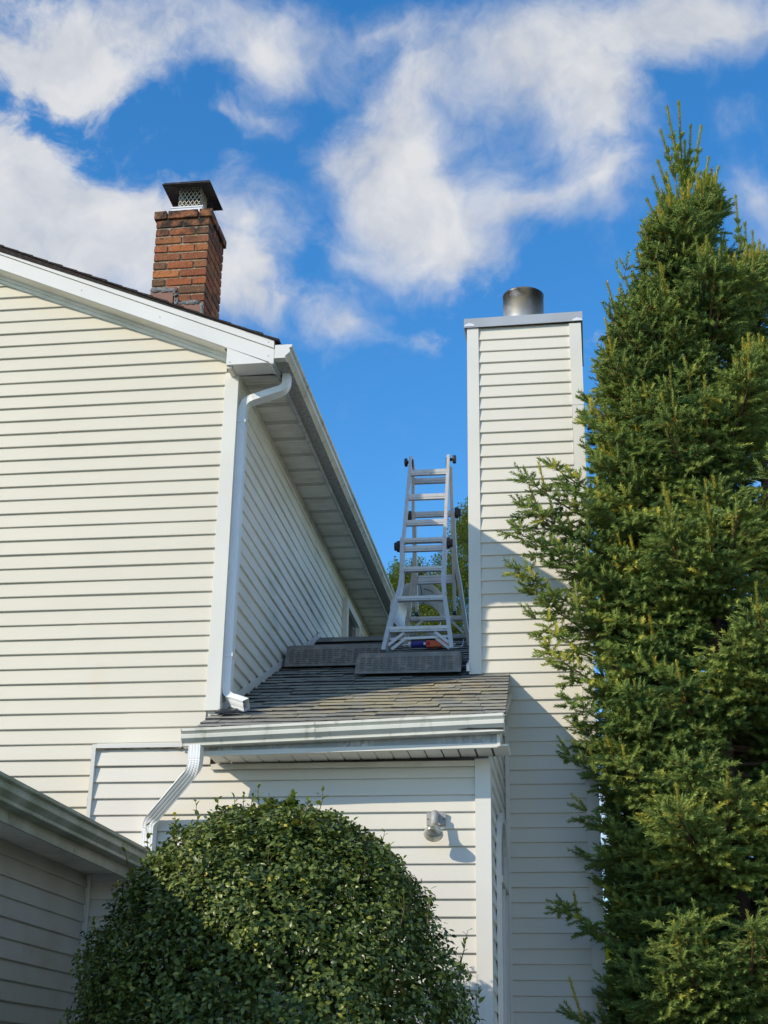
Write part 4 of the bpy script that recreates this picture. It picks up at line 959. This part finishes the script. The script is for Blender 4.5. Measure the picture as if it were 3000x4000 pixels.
# ================================================================== spruce
def spruce(base, Ht, Rf, label, seed, keep, nb, leaders, fill=1, limbs=(), group='spruces beside the chimney tower'):
    r = np.random.default_rng(seed)
    t = thing('spruce_tree', base, label, 'tree', group)
    bx, by, _ = base
    tr = MB(); zs = [i / 14 * (Ht - .25) for i in range(15)]
    tr.tube([(bx + .02 * math.sin(z), by + .02 * math.cos(z * 1.3), z) for z in zs], [max(.012, .13 * (1 - z / Ht)) for z in zs], 10)
    obj('trunk', tr, 'bark', t, True)
    SP, SD, SL, ST, GP, GD, GL, GR = [], [], [], [], [], [], [], []
    def shoot(p, d, L, tint, gold=.0015):
        if not keep(p + d * L * .7): return
        if p[1] > by + .40 and r.random() < .8: return
        SP.append(p); SD.append(d); SL.append(L); ST.append(tint); GP.append(p); GD.append(d); GL.append(L * 1.0); GR.append(gold)
    brs = MB()
    for k in range(nb + fill + len(limbs)):
        z0 = .9 + (Ht - 1.25) * (k + r.uniform(0, 1)) / nb; az = k * 2.399963 + r.uniform(-.25, .25)
        if k % 4 == 0 or k == nb:                         # boughs: a few limbs held close together
            bz, baz, bl, btint = z0, az, (r.uniform(.84, 1.06) if z0 < Ht - 2.6 else r.uniform(.90, 1.02)), r.normal(0, .14)
        z0 = min(bz + r.uniform(-.12, .14), Ht - .35); az = baz + r.uniform(-.25, .25)
        if k >= nb:                                       # the side pressed against the tower
            z0 = 1.2 + 5.6 * (k - nb + r.uniform(0, 1)) / fill; az = r.uniform(R(140), R(225))
        d = np.array([math.cos(az), math.sin(az), 0.]); hrel = z0 / Ht
        L = Rf(z0, az) * bl * r.uniform(.82, 1.04)
        if k >= nb: L = r.uniform(.66, .88)
        if k >= nb + fill:                                # long limbs reaching out towards given tips
            tx, ty, tz = limbs[k - nb - fill]; v = np.array([tx - bx, ty - by, 0.]); L = np.linalg.norm(v); d = v / L; az = math.atan2(d[1], d[0]); z0 = tz - L * .30; hrel = .5
        if L < .12: L = .12
        if k < nb + fill and d[1] * L > .5 and r.random() < .55: continue
        a_ = -.12 + max(0, (hrel - .55)) * 2.4; b_ = .42 if hrel < .8 else .25
        pt = lambda s: np.array([bx, by, z0]) + d * L * s + np.array([0, 0, L * (a_ * s + b_ * s * s)])
        tip = pt(1.0)
        path = [pt(s) for s in (0, .25, .5, .75, .97)]
        if keep(path[2]) and keep(path[3]) and keep(path[4]):
            brs.tube([tuple(p) for p in path], [.016, .013, .010, .007, .003], 5, False)
        side = np.array([-d[1], d[0], 0.])
        s = .16
        while s < 1.0:
            p = pt(s); tg = pt(s + .03) - pt(s - .03); tg /= np.linalg.norm(tg)
            for sg in (-1, 1):
                if r.random() < .12: continue
                ln = (.34 * (1.06 - s) + .09) * r.uniform(.7, 1.2) * min(1.0, L / .85 + .06)
                ax = tg * r.uniform(.35, .8) + side * sg * r.uniform(.6, 1.0) + np.array([0, 0, r.uniform(-.45, .10)]); ax /= np.linalg.norm(ax)
                if not keep(p + ax * ln): continue
                tint = np.clip(r.normal(.42, .16) + btint, 0, .85)
                GP.append(p); GD.append(ax); GL.append(ln); GR.append(.0022)
                q = .15
                while q < 1:
                    o = p + ax * ln * q; sd2 = np.cross(ax, np.array([0, 0, 1.])); sd2 /= np.linalg.norm(sd2) + 1e-9
                    for s2 in (-1, 1):
                        dd = ax * r.uniform(.5, .9) + sd2 * s2 * r.uniform(.45, .8) + np.array([0, 0, r.uniform(-.35, .3)]); dd /= np.linalg.norm(dd)
                        shoot(o, dd, r.uniform(.065, .12) * (1.15 - .35 * q), np.clip(tint + r.normal(0, .12), 0, .9))
                    q += .078 / ln
                shoot(p + ax * ln * .85, ax + np.array([0, 0, r.uniform(-.1, .35)]), r.uniform(.08, .14), np.clip(tint + .15, 0, .95))
            s += .080 / max(L, .3)
        for q in range(4):
            dd = d * r.uniform(.3, 1.0) + side * r.uniform(-.6, .6) + np.array([0, 0, r.uniform(.1, .9)]); dd /= np.linalg.norm(dd)
            shoot(tip, dd, r.uniform(.08, .16), np.clip(r.normal(.6, .15), 0, .95), .0018)
        nl = (3 if hrel > .7 else 2) if hrel > .5 else (1 if r.random() < .5 else 0)
        for q in range(nl):
            s_ = r.uniform(.75, 1.0); dd = np.array([d[0] * .22 + r.uniform(-.12, .12), d[1] * .22 + r.uniform(-.12, .12), 1.]); dd /= np.linalg.norm(dd)
            shoot(pt(s_), dd, r.uniform(.15, .30), np.clip(r.normal(.93, .06), 0, 1), .0066)
    for (dx, dy, z0, L, lx, ly) in leaders:
        dd = np.array([lx, ly, 1.]); dd /= np.linalg.norm(dd); n_ = max(1, int(L / .16))
        p = np.array([bx + dx, by + dy, z0])
        GP.append(p); GD.append(dd); GL.append(L); GR.append(.0085)
        for q in range(n_): SP.append(p + dd * L * q / n_); SD.append(dd); SL.append(L / n_ * 1.02); ST.append(.9 if q == n_ - 1 else .75)
        SP.append(p + dd * (L - .03)); SD.append(dd); SL.append(.04); ST.append(.9)
        for q in (.10, .24, .40, .56):
            for k in range(4):
                a = r.uniform(0, 6.28); sv = dd * 1.0 + np.array([math.cos(a), math.sin(a), 0]) * .55; sv /= np.linalg.norm(sv)
                SP.append(p + dd * L * q); SD.append(sv); SL.append(r.uniform(.05, .11) * (1.1 - .9 * q)); ST.append(.85)
    SP, SD, SL, ST = map(np.array, (SP, SD, SL, ST))
    V, F, T = shoot_mesh(SP, SD, SL, ST)
    obj('needles', npmesh('needles', V, F, T, 'needle'), 'needle', t)
    GP, GD, GL, GR = map(np.array, (GP, GD, GL, GR))
    tt = np.clip(r.normal(.5, .25, len(GP)), 0, .85); ro = r.uniform(0, 6.28, len(GP)); big = GR > .002
    V, F, T = cat([place(TW, TWF, GP[big], GD[big], ro[big], GR[big], GL[big], tt[big]), place(TS, TSF, GP[~big], GD[~big], ro[~big], GR[~big], GL[~big], tt[~big])])
    obj('twigs', npmesh('twigs', V, F, T, 'twig'), 'twig', t)
    obj('branches', brs, 'bark', t, True)
    return len(SP)
SB = (.93, 10.2, 0)
def RfA(z, az):
    h = 9.05 - z
    rr = np.interp(h, [0, .5, .9, 1.3, 1.8, 2.3, 2.8, 3.4, 4.2, 5.5, 7.0, 9.0], [.03, .08, .17, .33, .52, .67, .78, .91, 1.01, 1.07, 1.10, 1.10])
    da = lambda c: abs((az - c + math.pi) % (2 * math.pi) - math.pi)
    if z < 6.2: rr -= .17 * math.exp(-(da(R(205)) / .75) ** 4)
    return rr
def keepA(p):
    if p[0] < .075 and p[1] > 10.27: return False
    if p[0] < -.45 and p[2] < 4.5 + 0 and p[1] < 10.3: return False
    if p[2] > 6.6 and p[0] < .12 + (p[2] - 6.6) * .36 and p[1] > 9.6: return False
    return p[2] > .15
LIMBS = [(-.44, 9.76, 5.72), (-.50, 9.70, 5.32), (-.50, 9.72, 5.02), (-.40, 9.72, 4.66), (-.30, 9.76, 4.42), (-.24, 9.78, 5.82), (-.36, 9.80, 5.5), (-.20, 9.80, 5.2), (-.18, 9.8, 4.1), (-.20, 9.82, 3.72),
         (-.10, 9.84, 3.35), (-.24, 9.80, 2.72), (-.05, 9.80, 4.85), (-.12, 9.7, 5.6), (.05, 9.7, 6.1), (-.30, 9.66, 5.15), (-.46, 9.75, 5.5), (-.42, 9.78, 4.85), (-.22, 9.86, 2.05)]
LIMBS = [(x + .07, y, z) for x, y, z in LIMBS]
LA = []
for tx, tz, L_ in ((0, 9.19, .75), (-.10, 9.12, .70), (.09, 9.02, .62), (.16, 8.93, .60), (-.155, 8.96, .50), (-.19, 8.70, .50), (.27, 8.52, .45), (-.06, 8.80, .5), (.03, 8.86, .5), (.06, 8.68, .45), (-.24, 8.52, .42), (.20, 8.62, .42), (-.02, 8.62, .42), (-.30, 8.32, .40), (.12, 8.48, .42), (-.14, 8.50, .42)):
    lx = tx * 1.1 + random.uniform(-.03, .03); ly = random.uniform(-.12, .06); nz_ = math.sqrt(1 + lx * lx + ly * ly)
    LA.append((tx - lx * L_ / nz_, random.uniform(-.10, .04) - ly * .3, tz - L_ / nz_, L_, lx, ly))
nA = spruce(SB, 8.45, RfA, 'tall spruce with golden leader shoots crowding the chimney tower', 5, keepA, 580, LA, 190, LIMBS)
SB2 = (1.50, 11.25, 0)
RfB = lambda z, az: float(np.interp(8.6 - z, [0, .4, 1.0, 2.0, 4.0, 9], [.05, .12, .28, .52, .78, .85]))
nB = spruce(SB2, 8.40, RfB, 'second spruce peak rising behind the right edge of the first', 8, lambda p: p[2] > 2.0 and p[1] < 11.7 and not (p[0] < .09 and p[1] < 11.2), 200, [(-.05, -.1, 8.3, .62, .0, 0), (.0, -.08, 8.2, .45, .03, 0), (.05, -.1, 8.15, .4, .04, 0)])

# ================================================================== cypress trees beyond the ridge
def cypress(base, Ht, Rm, label, seed):
    r = np.random.default_rng(seed); t = thing('cypress_tree', base, label, 'tree', 'cypress trees beyond the ridge')
    tr = MB(); tr.tube([(base[0], base[1], z) for z in (0, Ht * .5, Ht * .97)], [.14, .09, .01], 8); obj('trunk', tr, 'bark', t, True)
    n = 12
    T = []
    for i in range(n):
        q = i / n; sg = -1 if i % 2 else 1
        T += [(0, 0, q), (sg * .004, .0, q + .05), (sg * .34 * (1 - .6 * q), .03 * sg, q + .30 * (1 - .3 * q))]
        T += [(sg * .12, .01, q + .10), (sg * .16, .03, q + .18), (sg * .28 * (1 - .5 * q), -.08, q + .12)]
    T = np.array(T, float); TF = np.arange(len(T)).reshape(-1, 3)
    N_ = 7500
    z = Ht * (1 - r.uniform(0, .55, N_) ** .8); az = r.uniform(0, 6.28, N_); h = Ht - z
    rad = np.interp(h, [0, .5, 1.5, 4], [.05, .3, .62, Rm]) * (1.08 - .75 * r.uniform(0, 1, N_) ** 1.8)
    P = np.stack([base[0] + rad * np.cos(az), base[1] + rad * np.sin(az), z], 1)
    Dv = np.stack([np.cos(az) * .8, np.sin(az) * .8, r.uniform(-.4, .7, N_)], 1) + r.normal(0, .25, (N_, 3))
    top = h < .5; Dv[top, 2] += .8
    L = r.uniform(.16, .32, N_)
    V, F, tt = place(T, TF, P, Dv, r.uniform(0, 6.28, N_), L * 1.0, L, np.clip(r.normal(.5, .25, N_), 0, .9))
    obj('fronds', npmesh('fronds', V, F, tt, 'frond'), 'frond', t)
cypress((-2.15, 17.2, 0), 7.62, 1.0, 'feathery green cypress seen through the ladder rungs', 3)
cypress((-1.20, 16.8, 0), 8.25, .95, 'feathery green cypress between the ladder and the tower', 4)

# ================================================================== far wood behind the plot
r_ = np.random.default_rng(44); N_ = 4200
T = np.array([(-.3, 0, 0), (.3, 0, .1), (0, .1, .9), (.1, -.3, .2), (.1, .3, .3), (.5, 0, .8), (-.1, .3, .1), (-.1, -.3, .3), (-.5, 0, .7)], float)
xx = r_.uniform(-40, 45, N_); hh = 4.2 + 1.2 * np.sin(xx * .35) + .7 * np.sin(xx * 1.1 + 1)
P = np.stack([xx, 36 + r_.uniform(-2, 2, N_), hh * r_.uniform(0, 1, N_) ** .7], 1); Lr = r_.uniform(.7, 1.5, N_)
V, F, tt = place(T, np.arange(9).reshape(-1, 3), P, r_.normal(0, 1, (N_, 3)) + np.array([[0, -.5, .6]]), r_.uniform(0, 6.28, N_), Lr, Lr, np.clip(r_.normal(.3, .2, N_), 0, .8))
tag(obj('treeline', npmesh('treeline', V, F, tt, 'frond'), 'frond', kind='stuff'), 'distant green wood behind the plot', 'trees')

# ================================================================== clipped privet bush
bc = Vector((-1.63, 7.55, 0))
bush = thing('privet_bush', bc, 'large clipped dome-shaped privet bush in front of the wall', 'bush')
LT = np.array([(0, 0, 0), (0, .04, .42), (0, -.10, 1.0), (.24, .08, .26), (.22, .07, .64), (-.24, .08, .26), (-.22, .07, .64)], float)
LF = np.array([(0, 3, 1), (3, 4, 1), (4, 2, 1), (0, 1, 5), (5, 1, 6), (6, 1, 2)])
def dome(n, r, zmin=.25):
    out_p, out_n = [], []
    z = zmin + (3.0 - zmin) * (1 - r.uniform(0, 1, n) ** 1.35); az = r.uniform(0, 6.283, n)
    q = np.clip((z - 1.35) / 1.62, 0, .999); rr = (1 - q ** 2.35) ** (1 / 2.35)
    lump = 1 + .045 * np.sin(az * 5 + z * 4) + .035 * np.sin(az * 9 - z * 7) + .028 * np.sin(z * 13 + az * 3) + .02 * np.sin(az * 23 + z * 19)
    x = np.cos(az) * 1.01 * rr * lump; y = np.sin(az) * .86 * rr * lump
    nz = np.where(q > 0, q ** 1.4 / np.maximum(rr, .08) ** 1.4 * .65, 0.)
    Nn = np.stack([np.cos(az) / 1.02, np.sin(az) / .88, nz], 1); Nn /= np.linalg.norm(Nn, axis=1, keepdims=True)
    P_ = np.stack([x + bc.x, y + bc.y, z], 1)
    cl = np.sin(P_[:, 0] * 13 + 1.3 * np.sin(P_[:, 2] * 7)) * np.sin(P_[:, 1] * 12 + 2) * np.sin(P_[:, 2] * 14 + np.sin(P_[:, 0] * 9)) + .5 * np.sin(P_[:, 0] * 31 + P_[:, 2] * 23) * np.sin(P_[:, 2] * 29 - P_[:, 1] * 17)
    P_ = P_ + Nn * (.038 * cl - .02)[:, None]
    ok_ = ~((cl < -.35) & (r.uniform(0, 1, n) < .55))
    return P_[ok_], Nn[ok_]
def leaf_axes(Nn, r, spread=.55, droop=-.15):
    n = len(Nn)
    up = Nn * .65 + np.array([[0, 0, .5]]) + r.normal(0, spread * .85, (n, 3)); up /= np.linalg.norm(up, axis=1, keepdims=True)
    d = Nn * .35 + r.normal(0, 1, (n, 3)); d -= up * (d * up).sum(1, keepdims=True); d /= np.linalg.norm(d, axis=1, keepdims=True)
    d[:, 2] += droop; d -= up * (d * up).sum(1, keepdims=True); d /= np.linalg.norm(d, axis=1, keepdims=True)
    return d, up
def place_leaf(P, d, up, L, tint):
    x = np.cross(up, d); Fm = np.stack([x, up, d], axis=2)
    V = np.einsum('nij,nkj->nki', Fm, LT[None] * np.stack([L * 1.08, L, L], 1)[:, None, :]) + P[:, None, :]
    F = LF[None] + (np.arange(len(P)) * 7)[:, None, None]
    return V.reshape(-1, 3), F.reshape(-1, 3), np.repeat(tint, 7)
rb = np.random.default_rng(21); parts = []
for n, dep, lo_, hi_, zm_ in ((40000, (-.03, .05), .020, .036, 1.7), (4000, (0, .1), .04, .06, .3), (20000, (.05, .15), .028, .046, 1.5), (13000, (.14, .55), .05, .08, 1.4)):
    P, Nn = dome(n, rb, zm_); ok = (P[:, 1] < bc.y + .35) | (rb.uniform(0, 1, len(P)) < .35); P, Nn = P[ok], Nn[ok]
    P = P - Nn * rb.uniform(*dep, len(P))[:, None]
    d, up = leaf_axes(Nn, rb)
    tint = np.clip(rb.normal(.36, .27, len(P)), 0, .88); tint[rb.uniform(0, 1, len(P)) < .012] = 1.0; parts.append(place_leaf(P, d, up, rb.uniform(lo_, hi_, len(P)), tint))
V, F, T = cat(parts)
obj('foliage', npmesh('foliage', V, F, T, 'leaf'), 'leaf', bush, kind='stuff')
# the leaves that show largest, one by one
lme = []
for k in range(4):
    V, F, T = place_leaf(np.zeros((1, 3)), np.array([[0, 0, 1.]]), np.array([[0, 1., 0]]), np.array([1.0]), np.array([.25 + .18 * k]))
    lme.append(npmesh('leaf', V, F, T, 'leaf'))
P, Nn = dome(1600, rb, 1.9); sel = np.where((Nn[:, 1] < -.35))[0][:290]
d, up = leaf_axes(Nn[sel], rb, .4)
for i, j in enumerate(sel):
    o = obj('leaf', lme[i % 4], 'leaf', bush)
    y_ = Vector(up[i]); z_ = Vector(d[i]); x_ = y_.cross(z_); s = random.uniform(.030, .040); p = Vector(P[j]) + Vector(Nn[j]) * .012
    o.matrix_parent_inverse = Matrix.Translation(-origin(bush))
    o.matrix_basis = Matrix(((x_.x * s, y_.x * s, z_.x * s, p.x), (x_.y * s, y_.y * s, z_.y * s, p.y), (x_.z * s, y_.z * s, z_.z * s, p.z), (0, 0, 0, 1)))
# fresh shoots standing proud of the clipped surface
stm = MB(); parts = []
P, Nn = dome(420, rb, 2.0); sel = np.where((Nn[:, 1] < .5) & ((P[:, 2] > 2.55) | (rb.uniform(0, 1, len(P)) < .22)))[0][:70]
extra = [(-2.28, 7.5, 2.70, .30), (-2.18, 7.6, 2.78, .28), (-2.36, 7.4, 2.62, .26), (-2.05, 7.55, 2.85, .26), (-1.95, 7.45, 2.88, .22), (-1.72, 7.5, 2.97, .20), (-1.40, 7.5, 2.95, .20), (-1.85, 7.6, 2.92, .22), (-.66, 7.45, 2.2, .24), (-.58, 7.5, 1.95, .22), (-.80, 7.2, 2.35, .26), (-.92, 7.1, 2.32, .28), (-2.45, 7.45, 2.45, .2)]
items = [(P[i] - Nn[i] * .04, Nn[i], rb.uniform(.06, .13)) for i in sel] + [(np.array(e[:3]), np.array([(e[0] + 1.6) * .35, -.15, .6]), e[3] * .62) for e in extra]
for p, nn, L in items:
    ax = nn * .45 + np.array([0, 0, .85]) + rb.normal(0, .15, 3); ax /= np.linalg.norm(ax)
    stm.tube([tuple(p), tuple(p + ax * L * .5 + rb.normal(0, .006, 3)), tuple(p + ax * L)], [.0028, .0022, .0012], 4, False)
    n = int(L / .042) + 3; tt = np.linspace(.25, 1, n); az = np.arange(n) * 2.4 + rb.uniform(0, 6)
    e1 = np.cross(ax, [0, .3, 1.]); e1 /= np.linalg.norm(e1); e2 = np.cross(ax, e1)
    d = (np.cos(az)[:, None] * e1 + np.sin(az)[:, None] * e2) * .8 + ax * .75 + rb.normal(0, .3, (n, 3)); d /= np.linalg.norm(d, axis=1, keepdims=True)
    up = ax[None] - d * (d @ ax)[:, None]; up /= np.linalg.norm(up, axis=1, keepdims=True)
    up = up + rb.normal(0, .3, (n, 3)); up -= d * (d * up).sum(1, keepdims=True); up /= np.linalg.norm(up, axis=1, keepdims=True)
    parts.append(place_leaf(p[None] + ax[None] * (L * tt)[:, None], d, up, (.048 - .016 * tt) * rb.uniform(.8, 1.2, n), np.clip(rb.normal(.35, .3, n), 0, 1)))
V, F, T = cat(parts)
obj('new_growth', npmesh('new_growth', V, F, T, 'leaf_new'), 'leaf_new', bush, kind='stuff')
for k in range(9):
    a = k * .7; stm.tube([(bc.x + .1 * math.cos(a), bc.y + .1 * math.sin(a), 0), (bc.x + .3 * math.cos(a), bc.y + .28 * math.sin(a), 1.0), (bc.x + .65 * math.cos(a), bc.y + .55 * math.sin(a), 2.2)], [.03, .022, .008], 6)
obj('stems', stm, 'stem', bush, True)
print('shoots', nA, nB)
